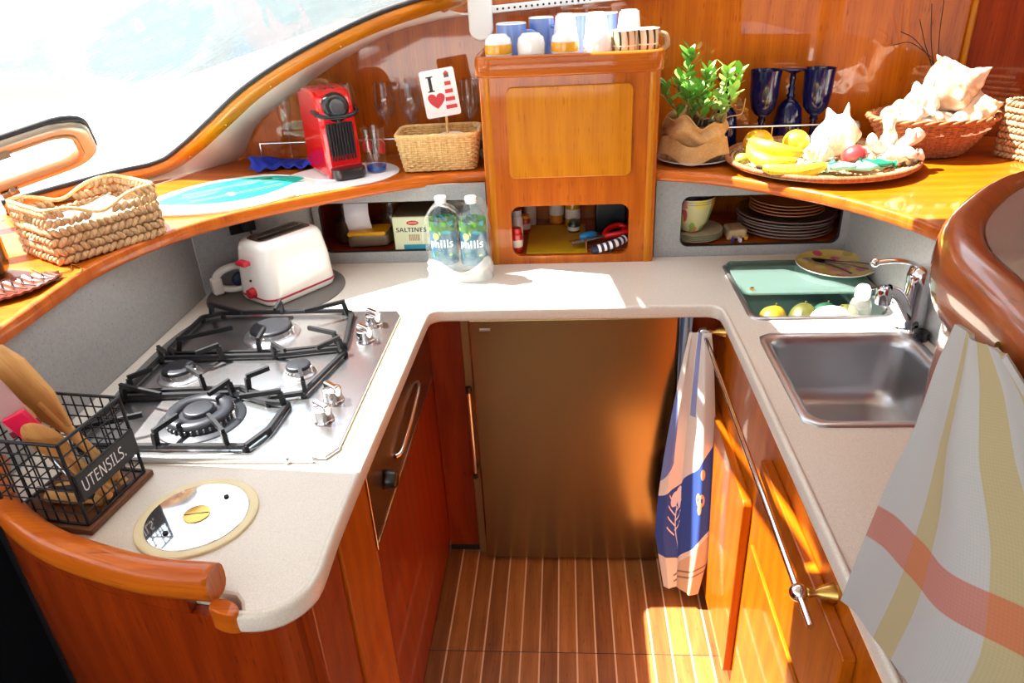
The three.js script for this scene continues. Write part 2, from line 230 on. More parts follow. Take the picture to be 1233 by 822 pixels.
// opening port set into the pane
{ const port = thing('porthole', 'alloy framed opening port with latches set in the raked window', 'porthole');
  const U = V3(-0.72, -0.19, 0.54); U.addScaledVector(WN, -U.dot(WN)).normalize(); const W = WN.clone().cross(U).normalize(); if (W.y < 0) W.negate();
  const c = onW(-1.50, 0.17).addScaledVector(WN, 0.004).addScaledVector(U, 0.035), hl = 0.385, hh = 0.125, P = (a, b, h = 0) => c.clone().addScaledVector(U, a).addScaledVector(W, b).addScaledVector(WN, h);
  const ring = (sx, sy, h, r) => { const pts = rrShape(-sx, sx, -sy, sy, r).getSpacedPoints(90).slice(0, -1); return pts.map((q) => P(q.x, q.y, h)); };
  mesh('alloy_frame', sweep(ring(hl, hh, 0.012, 0.07), oval(0.019, 0.016, 12, 3), true, WN), std({ color: 0x9c9486, metalness: 0.6, roughness: 0.35 }), port);
  mesh('tan_liner', sweep(ring(hl - 0.02, hh - 0.02, 0.016, 0.06), oval(0.006, 0.014, 10, 3), true, WN), std({ color: 0x9a6a3c, roughness: 0.5 }), port);
  mesh('seal', sweep(ring(hl + 0.02, hh + 0.02, 0.004, 0.08), oval(0.005, 0.007, 8), true, WN), M.rubber, port);
  const latch = std({ color: 0x8a7a66, metalness: 0.7, roughness: 0.4 });
  for (const a of [-0.17, 0.0, 0.16]) { const p = P(a, -hh + 0.003, 0.034), q = P(a - 0.012, -hh + 0.05, 0.045); const l = mesh('latch', [rod(P(a, -hh, 0.01).toArray(), p.toArray(), 0.012, 12), rod(p.toArray(), q.toArray(), 0.007, 8), rod(P(a - 0.02, -hh + 0.008, 0.036).toArray(), P(a + 0.02, -hh + 0.008, 0.036).toArray(), 0.009, 8)], latch, port); }
  for (const a of [-0.2, -0.02]) { mesh('hinge', [bar(P(a - 0.028, hh - 0.012, 0.028).toArray(), P(a + 0.028, hh - 0.012, 0.028).toArray(), 0.012, 0.022), rod(P(a + 0.02, hh - 0.03, 0.03).toArray(), P(a + 0.02, hh - 0.045, 0.045).toArray(), 0.011, 10)], latch, port); } }

// outside: white side deck and the sea
const deck = solo('deck', [plan([[-6.5, 6], [-2.2, 6], [-2.2, 0.52], [-1.62, 0.0], [-1.2, -0.75], [5, -0.75], [5, -14], [-4.4, -14], [-3.4, -4.0], [-6.5, -3.6]], 0.90, 0.95)], M.gelcoat, 'sunlit white deck outside the raked window', 'deck'); deck.userData.kind = 'structure';
const aftReflector = solo('deck', bx3(-2.2, 2.6, 0.72, 0.8, 3.45, 9), M.gelcoat, 'unseen white cockpit deck added as reflector behind the cabin', 'deck'); aftReflector.userData.kind = 'structure';  // added out of view as a bright surface for the bulkhead to reflect
const sea = solo('sea', new THREE.CircleGeometry(300, 48).rotateX(-Math.PI / 2).translate(0, -1.0, 0), phys({ color: 0x4b5658, roughness: 0.9, specularIntensity: 0.3 }), 'pale hazy sea beyond the white deck', 'sea'); sea.userData.kind = 'structure';

// ---------- grey lining panels above the worktop ----------
const wl = struct('wall_left', 'grey speckled panel behind the hob', 'wall');
mesh('panel', [bx3(-1.075, -1.057, 0.89, 1.14, -0.12, 0.80), box(0.38, 0.25, 0.016, 0, 1.015, 0).rotateY(0.71).translate(-0.925, 0, -0.262)], M.grey, wl);
const wbl = struct('wall_behind_hob', 'grey speckled panel with open niche holding jars and crackers', 'wall'), wbr = struct('wall_behind_sink', 'grey speckled panel with open niche holding plates', 'wall');
{ const side = (wb, x0, x1, h, zz, sides, m) => { const s = polyShape([[x0, 0.885], [x1, 0.885], [x1, 1.14], [x0, 1.14]]); s.holes.push(rrShape(...h, THREE.Path)); mesh('panel', extrude(s, 0.014).translate(0, 0, zz), M.grey, wb);
    mesh('niche_floor', bx3(sides[0], sides[1], h[2] - 0.02, h[2] - 0.002, -0.68, zz), m, wb, { grain: 'x' }); mesh('niche_side', bx3(sides[0] < 0 ? sides[0] - 0.02 : sides[1], sides[0] < 0 ? sides[0] : sides[1] + 0.015, 0.9, 1.14, -0.68, zz), M.shadedCherry, wb);
    mesh('niche_lip', sweep(rrShape(...h).getSpacedPoints(60).slice(0, -1).map((q) => V3(q.x, q.y, zz + 0.007)), oval(0.0035, 0.008, 6), true, V3(0, 0, 1)), M.rubber, wb); };
  side(wbl, -0.785, -0.25, [-0.765, -0.30, 0.935, 1.093, 0.022], -0.362, [-0.80, -0.25], M.shadedCherry); side(wbr, 0.25, 0.815, [0.326, 0.79, 0.93, 1.084, 0.025], -0.359, [0.25, 0.86], M.cherry); }
const wrg = struct('wall_beside_sink', 'grey panel beside the sink', 'wall');
mesh('panel', bx3(0.812, 0.83, 0.885, 1.14, -0.36, 0.95), M.grey, wrg);

// ---------- varnished ledge ----------
const edgeL = [[-0.245, -0.392], [-0.408, -0.364], [-0.566, -0.289], [-0.708, -0.193], [-0.852, -0.074], [-0.962, 0.056], [-1.025, 0.19], [-1.055, 0.32], [-1.053, 0.466], [-1.043, 0.626], [-1.03, 0.86]];
const edgeR = [[0.247, -0.349], [0.379, -0.295], [0.513, -0.192], [0.642, -0.059], [0.719, 0.053], [0.775, 0.181], [0.80, 0.33], [0.81, 0.55]];
{ const l = thing('ledge_shelf', 'curved varnished ledge carrying the coffee machine and baskets', 'shelf');
  const c = spl(edgeL, 60); const inset = c.map(([x, z], i) => { const a = c[Math.max(0, i - 1)], b = c[Math.min(60, i + 1)], dx = b[0] - a[0], dz = b[1] - a[1], n = Math.hypot(dx, dz); return [x + dz / n * 0.012 * -1 * -1, z - dx / n * 0.012 * -1 * -1]; });
  mesh('top_board', plan([...c, [-2.0, 0.86], [-2.0, 0.5], [-1.62, 0.0], [-1.45, -0.25], [-1.3, -0.5], [-1.13, -0.675], [-0.245, -0.675]], 1.137, 1.163), M.cherry, l, { grain: 'x' });
  mesh('edge_band', sweep(c.map(([x, z]) => V3(x, 1.150, z)), oval(0.011, 0.017, 14, 3.2)), M.rail, l, { grain: 'x' }); }
{ const l = thing('ledge_shelf', 'curved varnished ledge carrying the fruit platter and plant', 'shelf');
  const c = spl(edgeR, 50);
  mesh('top_board', plan([...c, [1.9, 0.55], [1.9, -0.42], [1.19, -0.678], [0.247, -0.678]], 1.137, 1.163), M.cherry, l, { grain: 'x' });
  mesh('edge_band', sweep(c.map(([x, z]) => V3(x, 1.150, z)), oval(0.012, 0.016, 14, 3.2)), M.rail, l, { grain: 'x' }); }
// shoe trims along the foot of the grey panels
// ---------- worktop ----------
{ const w = thing('worktop', 'cream speckled u-shaped worktop with rounded raised edge', 'worktop');
  const arc = (cx, cz, r, a0, a1, n = 8) => Array.from({ length: n + 1 }, (_, i) => { const a = (a0 + (a1 - a0) * i / n) * Math.PI / 180; return [cx + r * Math.cos(a), cz + r * Math.sin(a)]; });
  const inner = [[-0.472, 1.037], ...arc(-0.472, 0.96, 0.077, 80, 8, 7), [-0.398, 0.85], [-0.391, 0.4], ...arc(-0.346, 0.053, 0.038, 180, 270, 6), ...arc(0.347, 0.053, 0.038, 270, 360, 6), [0.385, 1.2], ...arc(0.445, 1.2, 0.06, 180, 90, 6)];
  const outerW = [[0.812, 1.26], [0.812, -0.347], [0.24, -0.347], [-0.78, -0.35], [-1.057, -0.125], [-1.057, 0.72], [-0.995, 0.80], [-0.844, 0.91], [-0.718, 0.96], [-0.628, 0.984], [-0.535, 0.998], [-0.505, 1.003], [-0.492, 1.016], [-0.483, 1.035]];
  const lidHole = [[0.452, -0.25], [0.775, -0.25], [0.775, 0.095], [0.452, 0.095]], sinkHole = [[0.452, 0.205], [0.765, 0.205], [0.765, 0.555], [0.452, 0.555]];
  mesh('slab', plan([...inner, ...outerW], 0.866, 0.900, 0.006, [lidHole, sinkHole]), M.counter, w, { grain: 'z' });
  const lip = [[-0.487, 1.037], ...inner.map(([x, z]) => [x, z])];
  const path = curve(lip.map(([x, z]) => V3(x, 0.9, z)), false, 0.5).getSpacedPoints(220);
  mesh('raised_edge', sweep(path.map((p) => p.clone().add(V3(0, -0.015, 0))), oval(0.0075, 0.0185, 12, 3)), M.counter, w, { grain: 'z' }); }

// ================= cabinets and appliances =================
function loftLoops(loops, n = 48) {                    // closed bowl through rounded rectangles {x0,x1,z0,z1,r,y}, capped at the last
  const rings = loops.map((L) => { const pts = rrShape(L.x0, L.x1, L.z0, L.z1, L.r).getSpacedPoints(n).slice(0, n); return pts.map((q) => [q.x, L.y, q.y]); });
  const P = rings.flat(2), I = [], R = rings.length;
  for (let k = 0; k < R - 1; k++) for (let i = 0; i < n; i++) { const a = k * n + i, b = k * n + (i + 1) % n, c = a + n, d = b + n; I.push(a, c, b, b, c, d); }
  const L = loops[R - 1]; P.push((L.x0 + L.x1) / 2, L.y, (L.z0 + L.z1) / 2); const ci = R * n; for (let i = 0; i < n; i++) I.push((R - 1) * n + i, ci, (R - 1) * n + (i + 1) % n);
  const g = new THREE.BufferGeometry(); g.setAttribute('position', new THREE.Float32BufferAttribute(P, 3)); g.setIndex(I); g.setAttribute('uv', new THREE.Float32BufferAttribute(new Float32Array(P.length / 3 * 2), 2)); g.computeVertexNormals(); return g;
}
// left run
{ const c = thing('base_cabinet', 'cherry base cabinet under the hob with curved end panel', 'cabinet');
  const endPath = spl([[-0.412, 0.975], [-0.43, 1.005], [-0.475, 1.02], [-0.54, 1.015], [-0.63, 1.0], [-0.72, 0.974], [-0.85, 0.926], [-0.98, 0.85], [-1.075, 0.76], [-1.12, 0.66]], 60);
  const inn = endPath.map(([x, z]) => [x + 0.012 * (x < -0.9 ? 1 : 0.2), z - 0.018]).reverse();
  mesh('end_panel', plan([...endPath, ...inn], -0.46, 0.868), M.shadedCherry, c);
  mesh('end_panel_top', plan([...endPath.slice(13), ...inn.slice(0, 48)], 0.868, 0.905, 0.002), M.shadedCherry, c);
  mesh('corner_post', bx3(-0.425, -0.402, 0.0, 0.866, 0.925, 0.99, 0.008), M.shadedCherry, c);
  mesh('stile', bx3(-0.43, -0.408, 0.0, 0.866, 0.84, 0.925, 0.003), M.shadedCherry, c);
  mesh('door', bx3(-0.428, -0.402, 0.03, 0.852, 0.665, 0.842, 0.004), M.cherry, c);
  mesh('lower_panel', bx3(-0.428, -0.406, 0.03, 0.66, -0.06, 0.655, 0.004), M.shadedCherry, c);
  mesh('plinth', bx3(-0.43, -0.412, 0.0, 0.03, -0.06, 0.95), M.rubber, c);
  mesh('carcass', [bx3(-1.05, -0.43, 0.0, 0.02, -0.06, 0.75), bx3(-1.05, -0.43, 0.02, 0.86, -0.08, -0.06)], M.shadedCherry, c); }
{ const o = thing('oven_panel', 'slim bronze control panel with black knob below the hob', 'oven');
  const bz = std({ color: 0x9a7a5c, metalness: 0.9, roughness: 0.22 });
  mesh('fascia', bx3(-0.43, -0.404, 0.672, 0.838, -0.05, 0.652, 0.003), bz, o);
  mesh('trim', [bx3(-0.41, -0.4015, 0.664, 0.673, -0.05, 0.655), bx3(-0.41, -0.4015, 0.66, 0.845, 0.650, 0.657), bx3(-0.41, -0.402, 0.836, 0.845, -0.05, 0.655)], M.chrome, o);
  const kn = mesh('knob', lathe([[0, 0.026], [0.014, 0.026], [0.019, 0.022], [0.021, 0.006], [0.023, 0], [0, 0]], 20).rotateZ(-Math.PI / 2), M.black, o, { p: [-0.404, 0.745, 0.535] });
  mesh('handle', [tube([[-0.404, 0.735, 0.44], [-0.396, 0.735, 0.43], [-0.391, 0.742, 0.36], [-0.392, 0.75, 0.25], [-0.397, 0.758, 0.16], [-0.404, 0.758, 0.15]], 0.006, 30, 8)], M.chrome, o); }
// varnished fiddle rail round the end of the worktop
{ const p = spl([[-1.13, 0.62], [-1.075, 0.725], [-0.985, 0.826], [-0.844, 0.922], [-0.718, 0.970], [-0.628, 0.993], [-0.527, 1.004]], 70).map(([x, z], i) => V3(x, 0.926, z));
  const r = thing('fiddle_rail', 'thick varnished curved rail around the end of the worktop', 'rail');
  mesh('rail', sweep(p, oval(0.023, 0.028, 16, 2.6)), M.rail, r, { grain: 'x' });
  mesh('end_scroll', plan(spl([[-0.53, 1.017], [-0.505, 1.019], [-0.490, 1.028], [-0.484, 1.042], [-0.498, 1.046], [-0.53, 1.034]], 24, true), 0.868, 0.908, 0.003), M.rail, r, { grain: 'x' }); }
// fridge
{ const f = thing('fridge', 'stainless built-in fridge under the worktop, wood reflection put in its brown colour', 'fridge');
  const fm = std({ color: 0xa58a5e, metalness: 1, roughness: 0.24, roughnessMap: dataTex(256, (u, v) => { const k = 225 + 25 * vnoise(u * 3, v * 250, 3, 250); return [k, k, k]; }, false) });  // brown of the reflected wood put into the steel colour
  mesh('body', bx3(-0.278, 0.278, 0.012, 0.858, -0.5, -0.045, 0.004), M.rubber, f);
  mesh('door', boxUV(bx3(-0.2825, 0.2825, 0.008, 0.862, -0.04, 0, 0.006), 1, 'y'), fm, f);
  mesh('badge', bx3(-0.252, -0.222, 0.828, 0.836, -0.001, 0.002, 0.002), M.brushed, f);
  const h = mesh('handle', [rod([-0.296, 0.35, 0.004], [-0.296, 0.64, 0.004], 0.0065, 12), rod([-0.296, 0.36, 0.004], [-0.296, 0.36, -0.035], 0.006), rod([-0.296, 0.63, 0.004], [-0.296, 0.63, -0.035], 0.006)], M.chrome, f); for (const y of [0.345, 0.645]) mesh('end_cap', cyl(0.0078, 0.0078, 0.018, 0, -0.009, 0, 12), M.black, h, { p: [-0.296, y, 0.004] });
  mesh('hinge_trim', bx3(-0.31, -0.286, 0.0, 0.862, -0.055, -0.036, 0.003), std({ color: 0xa07848, metalness: 0.4, roughness: 0.35 }), f); }
{ const p = thing('filler_panel', 'cherry filler panel beside the fridge handle, shade put in its dark red', 'panel'); mesh('board', bx3(-0.406, -0.311, 0.0, 0.864, -0.075, -0.05), M.shadedCherry, p); mesh('plinth', bx3(-0.406, -0.311, 0, 0.02, -0.05, -0.046), M.rubber, p); }
{ const p = thing('filler_panel', 'cherry filler panel behind the hanging blue towel, shade put in its dark red', 'panel'); mesh('board', bx3(0.286, 0.402, 0.0, 0.864, -0.075, -0.05), M.shadedCherry, p); mesh('edge_strip', bx3(0.286, 0.296, 0, 0.864, -0.052, -0.04), M.rubber, p); }
// right run
{ const c = thing('base_cabinet', 'cherry base cabinet under the sink with proud doors', 'cabinet');
  mesh('face_frame', bx3(0.400, 0.42, 0.0, 0.866, -0.05, 1.25, 0.003), M.cherry, c);
  mesh('carcass', [bx3(0.42, 0.81, 0, 0.02, -0.05, 1.25), bx3(0.42, 0.81, 0.02, 0.866, 1.23, 1.25)], M.shadedCherry, c);
  const dr = (z0, z1, y0, y1, nm, r) => mesh(nm, extrude(rrShape(z0, z1, y0, y1, r), 0.022, 0.003).rotateY(-Math.PI / 2).translate(0.400, 0, 0), M.cherry, c);
  dr(-0.02, 0.435, 0.035, 0.600, 'door', 0.015); dr(0.517, 1.0, 0.035, 0.557, 'door', 0.006); dr(0.517, 1.0, 0.575, 0.785, 'drawer', 0.006); }
{ const r = thing('towel_rail', 'chrome towel rail with brass end brackets on the sink cabinet', 'rail');
  mesh('bar', rod([0.345, 0.822, -0.008], [0.345, 0.800, 0.955], 0.0055, 12), M.chrome, r);
  for (const [y, z] of [[0.8215, 0.012], [0.8015, 0.89]]) { const b = mesh('bracket', lathe([[0, 0], [0.008, 0], [0.008, 0.01], [0.006, 0.02], [0.011, 0.028], [0.018, 0.05], [0.018, 0.055], [0, 0.055]], 20).rotateZ(-Math.PI / 2), M.brass, r, { p: [0.352, y, z], label: 'brass cone bracket' }); mesh('ball', new THREE.SphereGeometry(0.0145, 18, 14), M.chrome, b, { p: [-0.007, 0, 0] }); } }
// sink
{ const s = thing('sink', 'brushed stainless sink bowl let into the worktop', 'sink');
  const L = (d, y, r) => ({ x0: 0.432 + d, x1: 0.786 - d, z0: 0.186 + d, z1: 0.576 - d, r, y });
  mesh('bowl', loftLoops([L(0, 0.9005, 0.03), L(0.001, 0.9045, 0.03), L(0.008, 0.9055, 0.03), L(0.016, 0.9045, 0.035), L(0.023, 0.899, 0.04), L(0.027, 0.88, 0.045), L(0.035, 0.78, 0.05), L(0.045, 0.752, 0.05), L(0.065, 0.742, 0.045), L(0.12, 0.738, 0.02)]), M.brushed, s);
  const d = mesh('drain', lathe([[0, 0.002], [0.02, 0.002], [0.022, 0.006], [0.032, 0.006], [0.035, 0.003]], 28), M.chrome, s, { p: [0.61, 0.739, 0.38] }); mesh('strainer', Array.from({ length: 6 }, (_, i) => cyl(0.0028, 0.0028, 0.001, 0.011 * Math.cos(i * 1.047), 0.002, 0.011 * Math.sin(i * 1.047), 8)), M.black, d); }
{ const s = thing('well_basin', 'shallow stainless basin half covered by green glass lid', 'basin');
  const L = (d, y, r) => ({ x0: 0.436 + d, x1: 0.79 - d, z0: -0.266 + d, z1: 0.11 - d, r, y });
  mesh('tray', loftLoops([L(0, 0.9005, 0.02), L(0.001, 0.905, 0.02), L(0.007, 0.906, 0.02), L(0.013, 0.905, 0.02), L(0.017, 0.898, 0.022), L(0.020, 0.84, 0.025), L(0.03, 0.826, 0.025), L(0.06, 0.824, 0.02)]), M.brushed, s); }
{ const g = thing('sink_cover', 'frosted green glass cover lying over the basin', 'cover'); mesh('pane', plan(rrShape(0.446, 0.79, -0.262, -0.026, 0.012).getSpacedPoints(40).slice(0, 40).map((q) => [q.x, q.y]), 0.9075, 0.9135, 0.0015), phys({ color: 0xb2d0c8, transmission: 0.85, thickness: 0, roughness: 0.12, ior: 1.5 }), g);
  mesh('knob', cyl(0.006, 0.005, 0.006, 0.475, 0.9135, -0.05, 12), M.brass, g); }
// mixer tap
{ const t = thing('mixer_tap', 'chrome single lever mixer tap behind the sink', 'tap', [0.79, 0.9, 0.168]); t.scale.setScalar(1.18);
  mesh('base', lathe([[0, 0], [0.031, 0], [0.031, 0.006], [0.025, 0.012], [0.0245, 0.10], [0.026, 0.115], [0.023, 0.13], [0.012, 0.136], [0, 0.137]], 28), M.chrome, t);
  mesh('spout', [tube([[0, 0.015, 0.006], [-0.024, 0.05, 0.010], [-0.046, 0.082, 0.014], [-0.066, 0.092, 0.016]], 0.0135, 20, 12), lathe([[0.010, 0], [0.015, 0], [0.0155, 0.03], [0.010, 0.034]], 18).translate(-0.07, 0.066, 0.016)], M.chrome, t);
  mesh('lever', sweep(curve([[0.004, 0.128, 0], [-0.025, 0.142, 0.0], [-0.055, 0.147, 0], [-0.09, 0.144, 0]]).getPoints(20), oval(0.008, 0.0045, 12)), M.chrome, t); mesh('lever_tip', new THREE.SphereGeometry(0.009, 12, 10), M.chrome, t, { p: [-0.092, 0.144, 0] });
  mesh('hose_nut', cyl(0.014, 0.014, 0.02, 0.0, -0.002, 0.045, 12), M.black, t); }

// ---------- hob ----------
{ const h = thing('gas_hob', 'stainless four burner gas hob with black iron pan supports', 'hob');
  mesh('plate', plan(rrShape(-0.99, -0.447, 0.03, 0.676, 0.018).getSpacedPoints(60).slice(0, 60).map((q) => [q.x, q.y]), 0.9, 0.9085, 0.003), M.steel, h);
  mesh('pressed_well', plan(spl([[-0.97, 0.05], [-0.60, 0.05], [-0.555, 0.09], [-0.545, 0.27], [-0.585, 0.46], [-0.60, 0.64], [-0.62, 0.66], [-0.96, 0.66], [-0.975, 0.64]], 60, true), 0.9085, 0.9095, 0.0004), M.steel, h);
  const burners = [[-0.753, 0.166, 0.052], [-0.893, 0.372, 0.037], [-0.617, 0.365, 0.028], [-0.761, 0.551, 0.066]];
  burners.forEach(([x, z, r], i) => {
    const b = mesh('burner', lathe([[r * 1.35, 0], [r * 1.3, 0.004], [r * 1.05, 0.006], [r, 0.008], [r, 0.017], [r * 0.96, 0.019], [0, 0.019]], 36), i === 3 ? M.burner : M.brushed, h, { p: [x, 0.9092, z] });
    if (i === 3) { mesh('flame_ring', lathe([[0.04, 0.017], [0.044, 0.028], [0.062, 0.028], [0.067, 0.018], [0.067, 0.016]], 40), M.burner, b); mesh('cap', lathe([[0, 0.031], [0.026, 0.031], [0.031, 0.027], [0.031, 0.016]], 30), M.burner, b); mesh('teeth', Array.from({ length: 36 }, (_, k) => box(0.003, 0.008, 0.006, 0, 0, 0, 0.0005).rotateY(0).translate(0, 0.012, 0.066).rotateY(k / 36 * 6.283)), M.brushed, b); }
    else { mesh('cap', lathe([[0, 0.027], [r * 0.85, 0.027], [r * 0.98, 0.023], [r, 0.018]], 36), M.burner, b); mesh('teeth', Array.from({ length: 20 }, (_, k) => box(0.003, 0.006, 0.005, 0, 0.012, r, 0.0005).rotateY(k / 20 * 6.283)), M.brushed, b); }
    mesh('igniter', cyl(0.002, 0.002, 0.022, r * 1.12, 0, 0.004, 8), M.ceramic, b); });
  const B = 0.919, T = 0.951, w = 0.009;
  const support = (loop, fingers) => { const s = mesh('pan_support', [...loop.map((p, i) => { const q = loop[(i + 1) % loop.length]; return bar([p[0], B, p[1]], [q[0], B, q[1]], w, 0.009); }), ...loop.flatMap(([x, z]) => [cyl(0.007, 0.006, 0.012, x, 0.909, z, 8)])], M.iron, h);
    for (const [x, z, tx, tz, lx, lz] of fingers) mesh('finger', [bar([x, B - 0.004, z], [x + (tx - x) * 0.06, T - 0.004, z + (tz - z) * 0.06], w, 0.011), bar([x + (tx - x) * 0.02, T, z + (tz - z) * 0.02], [tx, T, tz], 0.007, 0.010)], M.iron, s); };
  const toward = (x, z, c, k) => [x, z, c[0] + (x - c[0]) * k, c[1] + (z - c[1]) * k];
  support([[-0.975, 0.075], [-0.93, 0.052], [-0.60, 0.05], [-0.575, 0.065], [-0.545, 0.245], [-0.69, 0.275], [-0.945, 0.28], [-0.975, 0.255]], [toward(-0.955, 0.062, burners[0], 0.45), toward(-0.765, 0.052, burners[0], 0.5), toward(-0.588, 0.06, burners[0], 0.45), toward(-0.945, 0.27, burners[0], 0.4), toward(-0.74, 0.278, burners[0], 0.45), toward(-0.56, 0.248, burners[0], 0.6)]);
  support([[-0.975, 0.30], [-0.70, 0.293], [-0.555, 0.262], [-0.535, 0.28], [-0.575, 0.465], [-0.64, 0.482], [-0.72, 0.44], [-0.975, 0.455]], [toward(-0.97, 0.305, burners[1], 0.5), toward(-0.825, 0.298, burners[1], 0.45), toward(-0.965, 0.45, burners[1], 0.5), toward(-0.80, 0.446, burners[1], 0.45), toward(-0.70, 0.293, burners[2], 0.45), toward(-0.545, 0.268, burners[2], 0.45), toward(-0.572, 0.46, burners[2], 0.45), toward(-0.70, 0.45, burners[2], 0.55)]);
  support([[-0.975, 0.475], [-0.73, 0.462], [-0.64, 0.50], [-0.595, 0.505], [-0.60, 0.60], [-0.625, 0.657], [-0.955, 0.655], [-0.975, 0.635]], [toward(-0.965, 0.48, burners[3], 0.45), toward(-0.73, 0.463, burners[3], 0.35), toward(-0.60, 0.508, burners[3], 0.5), toward(-0.965, 0.645, burners[3], 0.45), toward(-0.80, 0.656, burners[3], 0.45), toward(-0.66, 0.656, burners[3], 0.45)]);
  for (const z of [0.116, 0.205, 0.481, 0.554]) { const k = mesh('knob', lathe([[0.022, 0], [0.022, 0.004], [0.019, 0.006], [0.020, 0.028], [0.0185, 0.030], [0, 0.030]], 26), M.chrome, h, { p: [-0.505, 0.909, z] }); mesh('grip', box(0.014, 0.014, 0.042, 0, 0.035, 0, 0.004).rotateY(0.9), M.chrome, k); }
  mesh('front_bracket', bx3(-0.94, -0.487, 0.9005, 0.914, 0.679, 0.686, 0.001), M.brushed, h); mesh('screw', cyl(0.004, 0.004, 0.006, 0, 0, 0, 10).rotateX(Math.PI / 2), M.chrome, h, { p: [-0.536, 0.907, 0.684] });
  mesh('seal_strip', bx3(-0.444, -0.434, 0.8995, 0.9025, 0.06, 0.64, 0.001), std({ color: 0xd8c48e, roughness: 0.5 }), h); }
// bin hatch disc
{ const d = thing('bin_lid', 'polished round bin lid with brass centre set in worktop', 'lid', [-0.64, 0.9, 0.835]);
  mesh('cream_ring', lathe([[0.1, 0], [0.1, 0.003], [0.098, 0.005], [0.086, 0.005], [0.084, 0.003], [0, 0.003]], 64), std({ color: 0xe6d9ac, roughness: 0.4 }), d);
  mesh('mirror_disc', lathe([[0.084, 0.003], [0.083, 0.006], [0, 0.007]], 64), M.chrome, d);
  const b = mesh('brass_cap', lathe([[0.022, 0.0065], [0.022, 0.0085], [0, 0.009]], 32), M.brass, d); mesh('slot', box(0.04, 0.0006, 0.0012, 0, 0.0091, 0, 0.0002).rotateY(0.2), M.rubber, b);
  for (const s of [-1, 1]) mesh('screw', [cyl(0.0045, 0.004, 0.002, s * 0.032, 0.007, -s * 0.046, 14)], M.rubber, d); }

// ---------- storage tower ----------
{ const t = thing('storage_tower', 'tall orange wooden storage tower with tray top on worktop', 'cabinet');
  const f = rrShape(-0.242, 0.242, 0.9, 1.46, 0.002); f.holes.push(rrShape(-0.174, 0.170, 0.925, 1.079, 0.028, THREE.Path));
  mesh('front_panel', extrude(f, 0.018).translate(0, 0, -0.326), M.cherry, t);
  for (const s of [-1, 1]) { mesh('corner_post', new THREE.CylinderGeometry(0.021, 0.021, 0.56, 20).translate(s * 0.224, 1.18, -0.327), M.honey, t); mesh('side_panel', bx3(s > 0 ? 0.227 : -0.245, s > 0 ? 0.245 : -0.227, 0.9, 1.46, -0.675, -0.327), M.cherry, t); }
  mesh('raised_door', extrude(rrShape(-0.172, 0.172, 1.163, 1.412, 0.018), 0.010, 0.003).translate(0, 0, -0.310), M.honey, t);
  mesh('compartment_floor', bx3(-0.227, 0.227, 0.9, 0.921, -0.675, -0.327), M.cherry, t, { grain: 'z' }); mesh('compartment_roof', bx3(-0.227, 0.227, 1.09, 1.11, -0.675, -0.327), M.cherry, t, { grain: 'z' });
  mesh('tray_floor', bx3(-0.24, 0.24, 1.446, 1.46, -0.675, -0.31), M.cherry, t, { grain: 'x' });
  mesh('tray_rim', sweep(rrShape(-0.246, 0.246, 0, 0.368, 0.03).getSpacedPoints(80).slice(0, 80).map((q) => V3(q.x, 1.465, -0.304 - q.y)), oval(0.0095, 0.0275, 12, 4), true), M.cherry, t, { grain: 'x' }); }
// ---------- glazed counter at the right ----------
{ const p = thing('partition_unit', 'dark varnished curved partition with broad rounded rail and glass top', 'partition');
  const o = [[1.05, 0.36], [0.86, 0.455], [0.715, 0.549], [0.628, 0.614], [0.542, 0.708], [0.478, 0.80], [0.438, 0.90], [0.424, 1.0], [0.412, 1.12], [0.41, 1.3]];
  const out = spl(o, 70), inset = (c, d) => c.map(([x, z], i) => { const a = c[Math.max(0, i - 1)], b = c[Math.min(c.length - 1, i + 1)], dx = b[0] - a[0], dz = b[1] - a[1], n = Math.hypot(dx, dz); return [x + dz / n * d, z - dx / n * d]; });
  const mid = inset(out, 0.028).map(([x, z]) => V3(x, 1.334, z));
  mesh('rail', sweep(mid, oval(0.030, 0.05, 20, 2.5)), tiled(phys({ map: woodTex([176, 88, 26], [136, 58, 13], [88, 36, 8], 4.4), roughness: 0.3, clearcoat: 0.9, clearcoatRoughness: 0.05 }), 0.5, 'z'), p);
  const pan = inset(out, 0.028), pin = inset(out, 0.046).reverse();
  mesh('curved_panel', plan([...pan, ...pin], 0.902, 1.30), M.shadedCherry, p);
  mesh('glass_top', plan([...inset(out, 0.05), [1.05, 1.3]], 1.368, 1.376), phys({ color: 0x9a9892, roughness: 0.05, clearcoat: 1 }), p);  // grey of the reflections in the glass put into its base colour
}

// ================= weaving helpers =================
function loopOf(pts) { const c = curve(pts.map(([x, z]) => V3(x, 0, z)), true), len = c.getLength(); return { len, at: (s) => { const p = c.getPointAt(((s % 1) + 1) % 1), t = c.getTangentAt(((s % 1) + 1) % 1); return { x: p.x, z: p.z, tx: t.x, tz: t.z, nx: t.z, nz: -t.x }; } }; }
function braid(loop, y0, topAt, rowH, skip = () => false) {          // plaited seagrass: rows of slanted fat knots
  const out = [], cols = Math.round(loop.len / (rowH * 0.8)), ball = new THREE.SphereGeometry(1, 7, 5);
  for (let r = 0; ; r++) { const y = y0 + rowH * (r + 0.5); if (y > y0 + 0.4) break; let any = false;
    for (let k = 0; k < cols; k++) { const s = (k + (r % 2) * 0.5) / cols, q = loop.at(s); if (y > topAt(s) - rowH * 0.3 || skip(s, y)) continue; any = true;
      const g = ball.clone(); const tilt = (r % 2 ? 1 : -1) * 0.65 + rnd(-0.2, 0.2); g.scale(rowH * 0.72, rowH * 0.36, rowH * 0.34); g.rotateZ(tilt); g.rotateY(-Math.atan2(q.tz, q.tx)); g.translate(q.x + rnd(-0.001, 0.001), y, q.z + rnd(-0.001, 0.001)); out.push(g); }
    if (!any && r > 2) break; }
  return merge(out);
}
